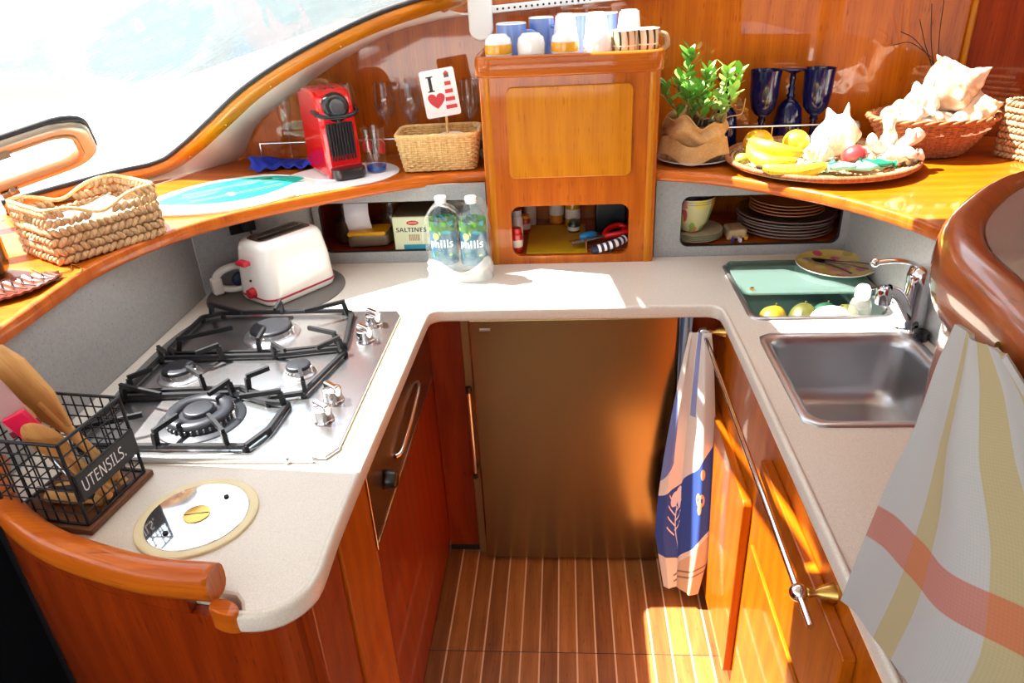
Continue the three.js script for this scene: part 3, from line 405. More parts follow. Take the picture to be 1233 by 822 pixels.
function wicker(loopAt, y0, y1, rows, stakes, amp, r) {              // round strands wound in front of and behind the stakes
  const out = []; const n = stakes * 4;
  for (let k = 0; k < rows; k++) { const v = (k + 0.5) / rows, y = y0 + (y1 - y0) * v, L = loopAt(v), pts = []; for (let i = 0; i < n; i++) { const q = L.at(i / n), a = amp * Math.sin(i / 4 * Math.PI + k * Math.PI); pts.push(V3(q.x + q.nx * a, y, q.z + q.nz * a)); } out.push(new THREE.TubeGeometry(curve(pts, true), n, r, 5, true)); }
  return merge(out);
}
const rectLoop = (a, b, r) => loopOf(rrShape(-a, a, -b, b, r).getSpacedPoints(48).slice(0, 48).map((q) => [q.x, q.y]));
const strawTex = dataTex(256, (u, v) => { const k = vnoise(u * 40, v * 8, 40, 8), c = vnoise(u * 9, v * 9, 9, 9); return [206 - 58 * k + 20 * c, 168 - 56 * k + 18 * c, 124 - 50 * k + 14 * c]; });
M.seagrass = tiled(std({ map: strawTex, roughness: 0.8 }), 0.09); M.straw = tiled(std({ map: dataTex(256, (u, v) => { const k = vnoise(u * 40, v * 8, 40, 8); return [240 - 36 * k, 208 - 42 * k, 148 - 46 * k]; }), roughness: 0.7 }), 0.09);
M.wicker = tiled(std({ map: dataTex(256, (u, v) => { const k = vnoise(u * 40, v * 8, 40, 8); return [176 - 50 * k, 112 - 44 * k, 66 - 30 * k]; }), roughness: 0.7 }), 0.09);

// ================= left ledge =================
// seagrass basket with handle holes and dipped side
{ const turn = Math.atan2(0.845, 0.534), b = thing('seagrass_basket', 'plaited seagrass basket with handle holes holding folded papers', 'basket', [-1.128, 1.165, 0.172], turn);
  const L = rectLoop(0.125, 0.098, 0.02);
  const face = (s) => { const q = L.at(s); return q; };
  const hole = (s, y) => { const q = L.at(s); return Math.abs(q.x) > 0.115 && Math.abs(q.z) < 0.036 && y > 0.078 && y < 0.104; };
  mesh('plaited_wall', braid(L, 0.0, (s) => { const q = L.at(s); return 0.122 - (Math.abs(q.z) > 0.09 ? 0.028 * Math.exp(-((q.x + 0.01) ** 2) / 0.0026) : 0); }, 0.0205, hole), M.seagrass, b);
  mesh('inner_wall', [sweep(Array.from({ length: 60 }, (_, i) => { const q = L.at(i / 60); return V3(q.x * 0.96, 0.037, q.z * 0.95); }), [[-0.001, -0.036], [0.001, -0.036], [0.001, 0.036], [-0.001, 0.036]], true)], M.seagrass, b);
  mesh('rim', tube(Array.from({ length: 64 }, (_, i) => { const q = L.at(i / 64); return V3(q.x, 0.123 - (Math.abs(q.z) > 0.09 ? 0.028 * Math.exp(-((q.x + 0.01) ** 2) / 0.0026) : 0), q.z); }), 0.0045, 128, 6, true), M.straw, b);
  mesh('base', box(0.24, 0.006, 0.185, 0, 0.004, 0), M.seagrass, b);
  const wp = std({ color: 0xf3f4f6, roughness: 0.7 });
  [[0.02, 0.075, 0.02, 0.3, 'white folded paper on top of the seagrass basket pile'], [-0.03, 0.066, -0.01, -0.2, 'white folded paper under the top sheet in the seagrass basket'], [0.045, 0.056, 0.01, 0.8, 'white folded paper lowest in the seagrass basket pile'], [-0.05, 0.048, 0.02, 0.2, 'white folded paper showing through the basket handle hole']].forEach(([x, y, z, a, lb]) => {
    const p = V3(x, y, z).applyAxisAngle(V3(0, 1, 0), turn).add(b.position); solo('folded_paper', sheet((u, v) => [(u - 0.5) * 0.15, 0.012 * Math.sin(u * 3 + a * 9) * v + 0.004 * Math.cos(v * 5), (v - 0.5) * 0.10], 10, 6, 0.003), wp, lb, 'paper', { p: p.toArray(), r: [0.05, turn + a, 0.06], group: 'papers in the seagrass basket' }); }); }
// turquoise painted board
{ const b = thing('painted_board', 'turquoise and white painted wooden board lying on the ledge', 'board', [-0.955, 1.166, -0.225], 0.69);
  const t = canvasTex(512, 256, (g, w, h) => { g.fillStyle = '#eef4ea'; g.fillRect(0, 0, w, h); g.fillStyle = '#12b3a0'; g.beginPath(); g.ellipse(w * 0.5, h * 0.47, w * 0.42, h * 0.36, 0, 0, 7); g.fill(); for (let i = 0; i < 26; i++) { g.fillStyle = ['rgba(70,210,195,.6)', 'rgba(10,150,140,.5)', 'rgba(170,235,220,.45)'][i % 3]; g.beginPath(); g.ellipse(rnd(60, 450), rnd(60, 190), rnd(20, 60), rnd(3, 10), rnd(-0.2, 0.2), 0, 7); g.fill(); } g.fillStyle = '#1c5a58'; g.fillRect(w * 0.60, h * 0.22, 44, 5); g.fillStyle = '#f6f3df'; g.beginPath(); g.ellipse(w * .46, h * .62, 16, 12, 0, 0, 7); g.fill(); });
  const prof = (u) => 0.178 * Math.pow(Math.sin(Math.PI * Math.min(1, Math.max(0, u * 0.94 + 0.03))), 0.6);
  mesh('board', sheet((u, v) => { const x = (u - 0.5) * 0.50, w = prof(u), z = (v - 0.5) * 2 * w; return [x, 0.022 + 0.014 * (2 * v - 1) ** 2 * 0.6 + 0.03 * Math.max(0, u - 0.75) ** 2 * 8, z]; }, 40, 14, 0.012).rotateX(Math.PI), std({ map: t, roughness: 0.35 }), b, { p: [0, 0.034, 0] });
  mesh('foot', [box(0.26, 0.012, 0.02, 0, 0.006, 0.045, 0.003), box(0.26, 0.012, 0.02, 0, 0.006, -0.045, 0.003)], std({ color: 0x3a4436, roughness: 0.6 }), b); }
solo('table_mat', plan(spl([[-0.845, -0.16], [-0.70, -0.225], [-0.56, -0.315], [-0.52, -0.44], [-0.60, -0.55], [-0.80, -0.50], [-0.88, -0.35]], 40, true), 1.1635, 1.1655), std({ color: 0xe9e7e6, roughness: 0.55 }), 'white mat under the red coffee machine', 'mat');
{ const n = solo('napkin', sheet((u, v) => { const x = (u - 0.5) * 0.24, z = (v - 0.5) * 0.13; return [x + 0.01 * Math.sin(v * 9), 0.004 + 0.03 * Math.max(0, Math.sin(u * 7 + v * 2)) * Math.sin(v * Math.PI) + 0.012 * Math.sin(u * 17 + 1) ** 2 * v, z + 0.012 * Math.sin(u * 11)]; }, 36, 20, -0.003), std({ color: 0x1c36b8, roughness: 0.8 }), 'crumpled royal blue cloth napkin on the ledge beside coffee machine', 'napkin', { p: [-0.90, 1.167, -0.545], r: [0, 0.15, 0] }); }
// thin chrome retaining rails for glasses
function glassRail(label, x0, x1, z) { const r = thing('glass_rail', label, 'rail'); mesh('bar', rod([x0, 1.232, z], [x1, 1.232, z], 0.0032, 8), M.chrome, r); for (const x of [x0, (x0 + x1) / 2, x1]) mesh('post', rod([x, 1.163, z], [x, 1.234, z], 0.003, 8), M.chrome, r); }
glassRail('thin chrome rail in front of the clear wine glasses', -1.0, -0.26, -0.575); glassRail('thin chrome rail in front of the blue goblets', 0.44, 0.80, -0.565);
// wine glasses
const wine = [[0.034, 0], [0.034, 0.002], [0.006, 0.006], [0.004, 0.02], [0.004, 0.10], [0.008, 0.112], [0.028, 0.135], [0.036, 0.16], [0.036, 0.19], [0.031, 0.235], [0.030, 0.235], [0.034, 0.19], [0.034, 0.16], [0.026, 0.138], [0.006, 0.117], [0, 0.115]];
const flute = [[0.030, 0], [0.030, 0.002], [0.005, 0.006], [0.0035, 0.05], [0.0035, 0.075], [0.014, 0.10], [0.022, 0.14], [0.025, 0.19], [0.024, 0.235], [0.023, 0.235], [0.023, 0.19], [0.020, 0.14], [0.012, 0.103], [0, 0.09]];
const wineG = lathe(wine, 28), fluteG = lathe(flute, 28);
[[-0.918, -0.62, 1, 'clear champagne flute standing at the window end of the ledge'], [-0.80, -0.63, 0, 'clear wine glass behind the coffee machine, next to the flute'], [-0.715, -0.63, 0, 'clear wine glass behind the red coffee machine head'], [-0.588, -0.63, 0, 'clear wine glass between coffee machine and lighthouse card'], [-0.505, -0.63, 0, 'clear wine glass beside the lighthouse card'], [-0.42, -0.64, 0, 'clear wine glass behind the lighthouse card'], [-0.318, -0.63, 0, 'clear wine glass beside the storage tower']].forEach(([x, z, k, lb]) => {
  const g = thing(k ? 'champagne_flute' : 'wine_glass', lb, 'glass', [x, 1.1635, z], 0, 'clear glasses on the ledge'); mesh('glass_body', k ? fluteG : wineG, M.glass, g); });
{ const g = thing('tumbler', 'clear tumbler with red and blue print beside coffee machine', 'glass', [-0.588, 1.166, -0.43]); g.scale.setScalar(1.15);
  mesh('glass_body', lathe([[0, 0.004], [0.024, 0.004], [0.0255, 0.012], [0.031, 0.115], [0.0322, 0.115], [0.0275, 0.008], [0.026, 0], [0, 0]], 32), M.glass, g);
  const tx = canvasTex(256, 128, (c, w, h) => { c.clearRect(0, 0, w, h); for (const x of [50, 170]) { c.fillStyle = '#c8202a'; c.beginPath(); c.arc(x, 70, 26, 0, 7); c.fill(); c.strokeStyle = '#e86060'; c.lineWidth = 6; c.beginPath(); c.moveTo(x - 16, 20); c.lineTo(x + 18, 60); c.stroke(); } });
  mesh('print', new THREE.CylinderGeometry(0.0313, 0.0285, 0.07, 32, 1, true).translate(0, 0.065, 0), std({ map: tx, transparent: true, alphaTest: 0.5, roughness: 0.4 }), g);
  mesh('blue_foot', cyl(0.0255, 0.026, 0.012, 0, 0.0045, 0, 28), phys({ color: 0x2a7ad8, transmission: 0.6, roughness: 0.1, thickness: 0 }), g); }
// card on a clip stand
{ const c = thing('picture_card', 'white card reading I with red heart and striped lighthouse', 'card', [-0.385, 1.1635, -0.505]);
  const tx = canvasTex(256, 330, (g, w, h) => { g.fillStyle = '#f2efec'; g.fillRect(0, 0, w, h); g.fillStyle = '#1a1414'; g.font = 'bold 150px serif'; g.fillText('I', 40, 150); g.fillStyle = '#c8323a'; g.beginPath(); g.moveTo(95, 270); g.bezierCurveTo(10, 215, 25, 155, 70, 165); g.bezierCurveTo(90, 170, 95, 185, 95, 190); g.bezierCurveTo(100, 170, 120, 160, 140, 168); g.bezierCurveTo(175, 185, 160, 225, 95, 270); g.fill(); for (let i = 0; i < 8; i++) { const y = 66 + i * 27, a = 20 + i * 3; g.fillStyle = i % 2 ? '#c8323a' : '#e7e2e0'; g.fillRect(196 - a, y, a * 2, 27); } g.fillStyle = '#5a4a48'; g.fillRect(178, 40, 36, 26); g.fillStyle = '#c8323a'; g.beginPath(); g.moveTo(174, 40); g.lineTo(196, 18); g.lineTo(218, 40); g.fill(); });
  const shp = rrShape(-0.053, 0.053, -0.068, 0.068, 0.008), geo = new THREE.ShapeGeometry(shp); const uv = geo.attributes.uv, p = geo.attributes.position; for (let i = 0; i < p.count; i++) uv.setXY(i, (p.getX(i) + 0.053) / 0.106, (p.getY(i) + 0.068) / 0.136);
  const card = mesh('card', extrude(shp, 0.002), std({ color: 0xefece8, roughness: 0.6 }), c, { p: [0, 0.213, 0], r: [-0.12, 0, 0.13] }); mesh('print', geo, std({ map: tx, roughness: 0.55 }), card, { p: [0, 0, 0.0024] });
  mesh('stand', [rod([0.012, 0, 0], [0.014, 0.16, 0.004], 0.004, 8), cyl(0.026, 0.024, 0.008, 0.012, 0, 0, 20)], M.straw, c); }
// straw basket
{ const b = thing('straw_basket', 'rectangular pale straw basket with white dish next to tower', 'basket', [-0.395, 1.165, -0.482], 0.06);
  mesh('woven_wall', wicker((v) => rectLoop(0.107 + 0.017 * v, 0.072 + 0.012 * v, 0.03), 0.002, 0.104, 15, 52, 0.0022, 0.0043), M.straw, b);
  mesh('rim', tube(Array.from({ length: 48 }, (_, i) => { const q = rectLoop(0.124, 0.084, 0.03).at(i / 48); return V3(q.x, 0.107, q.z); }), 0.006, 96, 7, true), M.straw, b); mesh('base', box(0.21, 0.005, 0.14, 0, 0.004, 0), M.straw, b);
  const d = thing('small_dish', 'small white scalloped dish inside the straw basket', 'dish', [-0.36, 1.238, -0.49]); mesh('dish', lathe([[0, 0], [0.02, 0], [0.03, 0.006], [0.042, 0.02], [0.040, 0.02], [0.028, 0.009], [0, 0.004]], 28), M.ceramic, d); mesh('foot', lathe([[0.02, -0.068], [0.018, 0]], 20), M.ceramic, d); }
{ const s = thing('shell_figurine', 'tiny grey and red shell figurine between basket and tower', 'ornament', [-0.268, 1.1635, -0.545]); mesh('shells', [lump(new THREE.SphereGeometry(0.02, 14, 10).translate(0, 0.02, 0), 0.006, 60, 3), lump(new THREE.SphereGeometry(0.014, 12, 9).translate(-0.006, 0.10, 0), 0.005, 70, 5), lump(new THREE.SphereGeometry(0.017, 12, 9).translate(0.002, 0.075, 0), 0.006, 60, 8), cyl(0.012, 0.010, 0.05, 0, 0.03, 0, 10)], std({ color: 0xb8aaa2, roughness: 0.6 }), s); mesh('red_bead', new THREE.SphereGeometry(0.011, 12, 9), std({ color: 0x8c2a22, roughness: 0.4 }), s, { p: [0.004, 0.052, 0.016] }); }
// red capsule coffee machine
{ const m = thing('coffee_machine', 'red capsule coffee machine with black lever head and grille', 'coffee machine', [-0.708, 1.1655, -0.435], 0.62); m.scale.setScalar(0.98);
  const prof = new THREE.Shape(); prof.moveTo(-0.13, 0); prof.lineTo(0.07, 0); prof.lineTo(0.075, 0.02); prof.lineTo(0.066, 0.15); prof.bezierCurveTo(0.07, 0.2, 0.055, 0.235, 0.02, 0.252); prof.bezierCurveTo(-0.03, 0.265, -0.1, 0.255, -0.125, 0.24); prof.lineTo(-0.135, 0.02); prof.closePath();
  mesh('body', extrude(prof, 0.112, 0.012, 14).rotateY(-Math.PI / 2).translate(0.056, 0, 0), M.red, m);
  mesh('grille_frame', box(0.088, 0.118, 0.01, 0, 0.102, 0.070, 0.006), M.black, m, { r: [-0.05, 0, 0] });
  for (let i = 0; i < 9; i++) mesh('slat', box(0.0048, 0.108, 0.006, -0.036 + i * 0.009, 0.102, 0.0765, 0.002), M.rubber, m, { r: [-0.05, 0, 0] });
  mesh('drip_tray', extrude(rrShape(-0.048, 0.048, -0.02, 0.052, 0.02), 0.03, 0.004).rotateX(Math.PI / 2).translate(0, 0.034, 0.07), M.black, m);
  const hd = mesh('brew_head', lathe([[0, 0.02], [0.028, 0.019], [0.036, 0.015], [0.043, 0.006], [0.044, 0], [0, 0]], 32).rotateX(Math.PI / 2), M.black, m, { p: [0, 0.203, 0.052], r: [-0.22, 0, 0] });
  mesh('dial', lathe([[0, 0.026], [0.02, 0.026], [0.022, 0.018]], 24).rotateX(Math.PI / 2), std({ color: 0x4a4c50, roughness: 0.3 }), hd);
  mesh('lever', tube([[-0.063, 0.196, 0.03], [-0.058, 0.188, 0.075], [-0.03, 0.181, 0.089], [0.03, 0.181, 0.089], [0.058, 0.188, 0.075], [0.063, 0.196, 0.03]], 0.0065, 30, 8), std({ color: 0x25272a, roughness: 0.25, metalness: 0.4 }), m);
  mesh('button', [cyl(0.006, 0.006, 0.003, 0.012, 0.252, 0.012, 12), cyl(0.006, 0.006, 0.003, -0.012, 0.252, 0.012, 12)], M.black, m); mesh('spout', cyl(0.007, 0.01, 0.02, 0, 0.162, 0.068, 12), M.black, m); }
// things at the far left of the ledge
{ const s = thing('speaker_box', 'black rounded speaker box beside the seagrass basket', 'speaker', [-1.245, 1.1635, 0.385], 0.5); mesh('case', box(0.08, 0.10, 0.09, 0, 0.05, 0, 0.018), M.black, s); mesh('front_grille', box(0.06, 0.075, 0.004, 0, 0.052, 0.045, 0.002), M.rubber, s); mesh('amber_stripe', box(0.004, 0.05, 0.02, 0.0405, 0.055, -0.02, 0.001), std({ color: 0xf0a018, roughness: 0.4 }), s); }
{ const c = thing('leaf_tray', 'dark brown leaf shaped wooden tray with carved veins', 'tray', [-1.135, 1.1638, 0.475], 0.95); const pr = (u) => 0.058 * Math.pow(Math.sin(Math.PI * (0.02 + 0.96 * u)), 0.75); const dk = std({ color: 0x6a2c18, roughness: 0.28 });
  mesh('leaf', sheet((u, v) => { const w = pr(u), z = (v - 0.5) * 2 * w; return [(u - 0.5) * 0.20, 0.006 + 0.008 * (2 * v - 1) ** 2 + 0.0012 * Math.sin(u * 70 + Math.abs(v - 0.5) * 12), z]; }, 60, 16, -0.004), dk, c);
  mesh('vein', Array.from({ length: 9 }, (_, i) => tube([[(-0.4 + i * 0.09) * 0.2, 0.0115, 0], [(-0.34 + i * 0.09) * 0.2, 0.014, pr(0.14 + i * 0.09) * 0.8]], 0.0014, 4, 5)).concat(Array.from({ length: 9 }, (_, i) => tube([[(-0.4 + i * 0.09) * 0.2, 0.0115, 0], [(-0.34 + i * 0.09) * 0.2, 0.014, -pr(0.14 + i * 0.09) * 0.8]], 0.0014, 4, 5))), std({ color: 0x2a100a, roughness: 0.4 }), c); }
solo('wire_loop', tube([[-1.18, 1.166, 0.34], [-1.12, 1.166, 0.375], [-1.08, 1.166, 0.355], [-1.1, 1.166, 0.32], [-1.05, 1.166, 0.36], [-1.07, 1.166, 0.40], [-1.12, 1.166, 0.41]], 0.0018, 50, 6), M.brass, 'thin looped wire lying by the seagrass basket', 'wire');

// ================= left worktop =================
{ const u = thing('wire_basket', 'black wire basket with plaque reading UTENSILS on wooden base', 'basket', [-0.873, 0.9, 0.790], -0.13);
  const X = 0.077, Z = 0.072, H = 0.158, y0 = 0.015, wr = 0.0015, ws = [];
  mesh('wooden_base', box(0.175, 0.013, 0.165, 0, 0.0075, 0, 0.003), tiled(std({ map: woodTex([124, 76, 44], [98, 56, 30], [62, 34, 18], 3.3), roughness: 0.5 }), 0.3), u, { grain: 'x' });
  const wall = (f, n) => { for (let i = 0; i <= n; i++) { const t = -1 + 2 * i / n; ws.push(rod(f(t, y0), f(t, y0 + H), wr, 5)); } for (let k = 1; k < 7; k++) ws.push(rod(f(-1, y0 + H * k / 7), f(1, y0 + H * k / 7), wr, 5)); };
  wall((t, y) => [t * X, y, Z], 8); wall((t, y) => [t * X, y, -Z], 8); wall((t, y) => [X, y, t * Z], 6); wall((t, y) => [-X, y, t * Z], 6);
  mesh('wire_mesh', ws, M.iron, u);
  const fr = []; for (const y of [y0, y0 + H]) fr.push(rod([-X, y, Z], [X, y, Z], 0.003, 8), rod([-X, y, -Z], [X, y, -Z], 0.003, 8), rod([X, y, -Z], [X, y, Z], 0.003, 8), rod([-X, y, -Z], [-X, y, Z], 0.003, 8)); for (const sx of [-1, 1]) for (const sz of [-1, 1]) fr.push(rod([sx * X, y0, sz * Z], [sx * X, y0 + H, sz * Z], 0.003, 8)); mesh('frame', fr, M.iron, u);
  const tx = canvasTex(512, 160, (g, w, h) => { g.fillStyle = '#26282b'; g.fillRect(0, 0, w, h); g.fillStyle = '#e9e9e9'; g.font = '104px sans-serif'; g.save(); g.translate(20, 116); g.scale(0.82, 1.05); g.fillText('UTENSILS.', 0, 0); g.restore(); });
  const pq = mesh('plaque', box(0.142, 0.05, 0.004, 0, 0, 0, 0.001), M.iron, u, { p: [X + 0.005, 0.086, 0], r: [0, Math.PI / 2, 0] }); mesh('lettering', new THREE.PlaneGeometry(0.138, 0.046), std({ map: tx, roughness: 0.6 }), pq, { p: [0, 0, 0.0024] });
  // utensils leaning in the basket
  const wd = tiled(std({ map: woodTex([222, 172, 104], [198, 142, 76], [150, 96, 44], 6.6), roughness: 0.6 }), 0.3, 'y');
  const lean = (name, label, category, a, b, build) => { const A = V3(...a), B = V3(...b), d = B.clone().sub(A); const t = thing(name, label, category, A.toArray()); t.quaternion.setFromUnitVectors(V3(0, 1, 0), d.clone().normalize()); build(t, d.length()); return t; };
  const spoonShape = (t, L, w, bowl, mat) => { mesh('handle', [tube([[0, 0, 0], [0, L * 0.35, 0.002], [0, L - bowl * 0.8, 0]], 0.0075, 12, 8)], mat, t); mesh('blade', new THREE.SphereGeometry(1, 18, 14).scale(w, bowl / 2, 0.006).translate(0, L - bowl / 2, 0), mat, t); };
  lean('wooden_spatula', 'broad pale wooden spatula leaning out of the wire basket', 'utensil', [-0.80, 0.922, 0.770], [-0.985, 1.185, 0.742], (t, L) => { mesh('handle', tube([[0, 0, 0], [0, L * 0.6, 0]], 0.009, 8, 8), wd, t); mesh('blade', extrude(polyShape([[-0.012, 0], [0.012, 0], [0.036, 0.06], [0.042, 0.13], [0.03, 0.17], [-0.02, 0.175], [-0.04, 0.14], [-0.034, 0.06]]), 0.010, 0.003).translate(0, L - 0.19, -0.005), wd, t); });
  lean('wooden_spatula', 'narrow wooden spatula beneath the broad one in wire basket', 'utensil', [-0.805, 0.922, 0.795], [-0.995, 1.135, 0.772], (t, L) => { mesh('handle', tube([[0, 0, 0], [0, L * 0.6, 0]], 0.008, 8, 8), wd, t); mesh('blade', extrude(polyShape([[-0.01, 0], [0.01, 0], [0.026, 0.05], [0.028, 0.14], [-0.022, 0.15], [-0.026, 0.05]]), 0.008, 0.002).translate(0, L - 0.15, -0.004), wd, t); });
  lean('wooden_spoon', 'wooden spoon with oval bowl lying across the wire basket rim', 'utensil', [-0.802, 0.925, 0.812], [-0.855, 1.105, 0.856], (t, L) => spoonShape(t, L, 0.034, 0.085, tiled(std({ map: woodTex([206, 148, 84], [184, 122, 62], [130, 80, 36], 1.3), roughness: 0.55 }), 0.3)));
  lean('whisk_handle', 'wooden handled tool with purple band standing in wire basket', 'utensil', [-0.90, 0.93, 0.80], [-0.815, 0.94, 0.775], (t, L) => { mesh('handle', tube([[0, 0, 0], [0, L, 0]], 0.011, 8, 10), wd, t); mesh('purple_band', tube([[0, L * 0.4, 0], [0, L * 0.6, 0]], 0.0125, 6, 12), std({ color: 0x6a5088, roughness: 0.4 }), t); mesh('cap', new THREE.SphereGeometry(0.011, 12, 8), wd, t, { p: [0, L, 0] }); });
  lean('wooden_pestle', 'short turned wooden pestle lying in the wire basket foot', 'utensil', [-0.91, 0.93, 0.815], [-0.808, 0.928, 0.82], (t, L) => { mesh('handle', lathe([[0, 0], [0.012, 0.002], [0.013, 0.05], [0.010, 0.08], [0.013, 0.1], [0, L]], 14), wd, t); });
  lean('spatula', 'bright pink silicone spatula in the wire basket', 'utensil', [-0.825, 0.93, 0.80], [-0.905, 1.10, 0.822], (t, L) => { mesh('handle', tube([[0, 0, 0], [0, L * 0.7, 0]], 0.006, 6, 8), M.black, t); mesh('blade', box(0.05, 0.07, 0.009, 0, L - 0.035, 0, 0.004), std({ color: 0xe01848, roughness: 0.4 }), t); });
  lean('ladle', 'red and white patterned flat ladle in the wire basket', 'utensil', [-0.845, 0.93, 0.81], [-0.955, 1.15, 0.798], (t, L) => { mesh('handle', tube([[0, 0, 0], [0, L * 0.7, 0]], 0.005, 6, 8), M.steel, t); mesh('blade', box(0.06, 0.10, 0.005, 0, L - 0.05, 0, 0.002), std({ color: 0xb88a88, roughness: 0.5 }), t); mesh('rim', box(0.064, 0.012, 0.007, 0, L - 0.1, 0, 0.002), std({ color: 0x7a1a2a, roughness: 0.5 }), t); });
  lean('tongs', 'black handled kitchen tongs lying in the wire basket', 'utensil', [-0.93, 0.925, 0.80], [-0.82, 0.95, 0.83], (t, L) => { mesh('arm', [bar([-0.006, 0, 0], [-0.012, L, 0], 0.010, 0.004), bar([0.006, 0, 0], [0.012, L, 0], 0.010, 0.004)], M.black, t); mesh('steel_tip', box(0.03, 0.03, 0.004, 0, 0.012, 0), M.steel, t); }); }
// round mat and toaster
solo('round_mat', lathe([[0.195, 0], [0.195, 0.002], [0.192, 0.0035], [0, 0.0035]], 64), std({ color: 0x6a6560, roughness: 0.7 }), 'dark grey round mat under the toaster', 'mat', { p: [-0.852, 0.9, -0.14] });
{ const t = thing('toaster', 'white toaster with red base line and red lever', 'toaster', [-0.812, 0.9035, -0.138], 0.98); t.scale.setScalar(1.1);
  const body = (w, d, y, r) => ({ x0: -w, x1: w, z0: -d, z1: d, r, y }); const sl = loftLoops([body(0.104, 0.070, 0.004, 0.032), body(0.108, 0.073, 0.014, 0.034), body(0.104, 0.069, 0.09, 0.034), body(0.098, 0.063, 0.140, 0.034), body(0.094, 0.058, 0.152, 0.034), body(0.086, 0.05, 0.158, 0.03), body(0.05, 0.02, 0.159, 0.01)], 64);
  mesh('body', sl, M.ceramic, t); mesh('base', loftLoops([body(0.098, 0.064, 0.0, 0.03), body(0.104, 0.070, 0.004, 0.032), body(0.09, 0.06, 0.003, 0.03)], 48), M.ceramic, t);
  mesh('red_line', sweep(rrShape(-0.108, 0.108, -0.073, 0.073, 0.034).getSpacedPoints(80).slice(0, 80).map((q) => V3(q.x, 0.019, q.y)), oval(0.0012, 0.0028, 8), true), std({ color: 0xb0103a, roughness: 0.35 }), t);
  mesh('top_plate', plan(rrShape(-0.078, 0.078, -0.036, 0.036, 0.016).getSpacedPoints(40).slice(0, 40).map((q) => [q.x, q.y]), 0.156, 0.1605, 0.001), M.steel, t); for (const z of [-0.017, 0.017]) mesh('slot', bx3(-0.068, 0.068, 0.150, 0.1612, z - 0.011, z + 0.011, 0.001), M.black, t);
  const e = mesh('end_panel', box(0.006, 0.10, 0.055, -0.103, 0.075, 0, 0.003), M.ceramic, t, { r: [0, 0, -0.05] });
  mesh('lever', box(0.022, 0.012, 0.036, -0.117, 0.112, 0, 0.004), std({ color: 0xc0142c, roughness: 0.35 }), t); mesh('dial', cyl(0.014, 0.012, 0.016, 0, 0, 0, 20).rotateZ(Math.PI / 2), std({ color: 0xc0142c, roughness: 0.35 }), t, { p: [-0.106, 0.032, 0.004] }); mesh('button', cyl(0.003, 0.003, 0.004, 0, 0, 0, 10).rotateZ(Math.PI / 2), M.black, t, { p: [-0.105, 0.062, 0] }); }
{ const h = thing('cable_tidy', 'white looped plastic holder with dark blue centre behind toaster', 'holder', [-0.968, 0.9035, -0.135], 0.75);
  mesh('loop', sweep(Array.from({ length: 36 }, (_, i) => { const a = i / 36 * 6.283; return V3(0.052 * Math.cos(a), 0.042 + 0.034 * Math.sin(a), 0.008 * Math.cos(a)); }), oval(0.009, 0.014, 10, 3), true, V3(0, 0, 1)), M.ceramic, h); mesh('blue_centre', new THREE.SphereGeometry(0.022, 18, 14).scale(1, 1, 0.6), std({ color: 0x1a2a52, roughness: 0.35 }), h, { p: [0.012, 0.034, 0] }); mesh('back_plate', box(0.03, 0.05, 0.03, -0.052, 0.03, -0.004, 0.008), M.ceramic, h); }
{ const s = thing('wall_socket', 'black plug and socket on the grey panel behind toaster', 'socket', [-0.955, 1.075, -0.225], 0.71); mesh('plate', box(0.075, 0.05, 0.012, 0, 0, 0, 0.003), M.black, s); mesh('plug', box(0.03, 0.03, 0.03, 0.01, 0, 0.02, 0.005), M.rubber, s); mesh('cord', tube([[0.01, -0.01, 0.035], [0.02, -0.06, 0.05], [0.05, -0.12, 0.05], [0.06, -0.16, 0.06]], 0.003, 16, 6), M.rubber, s); }
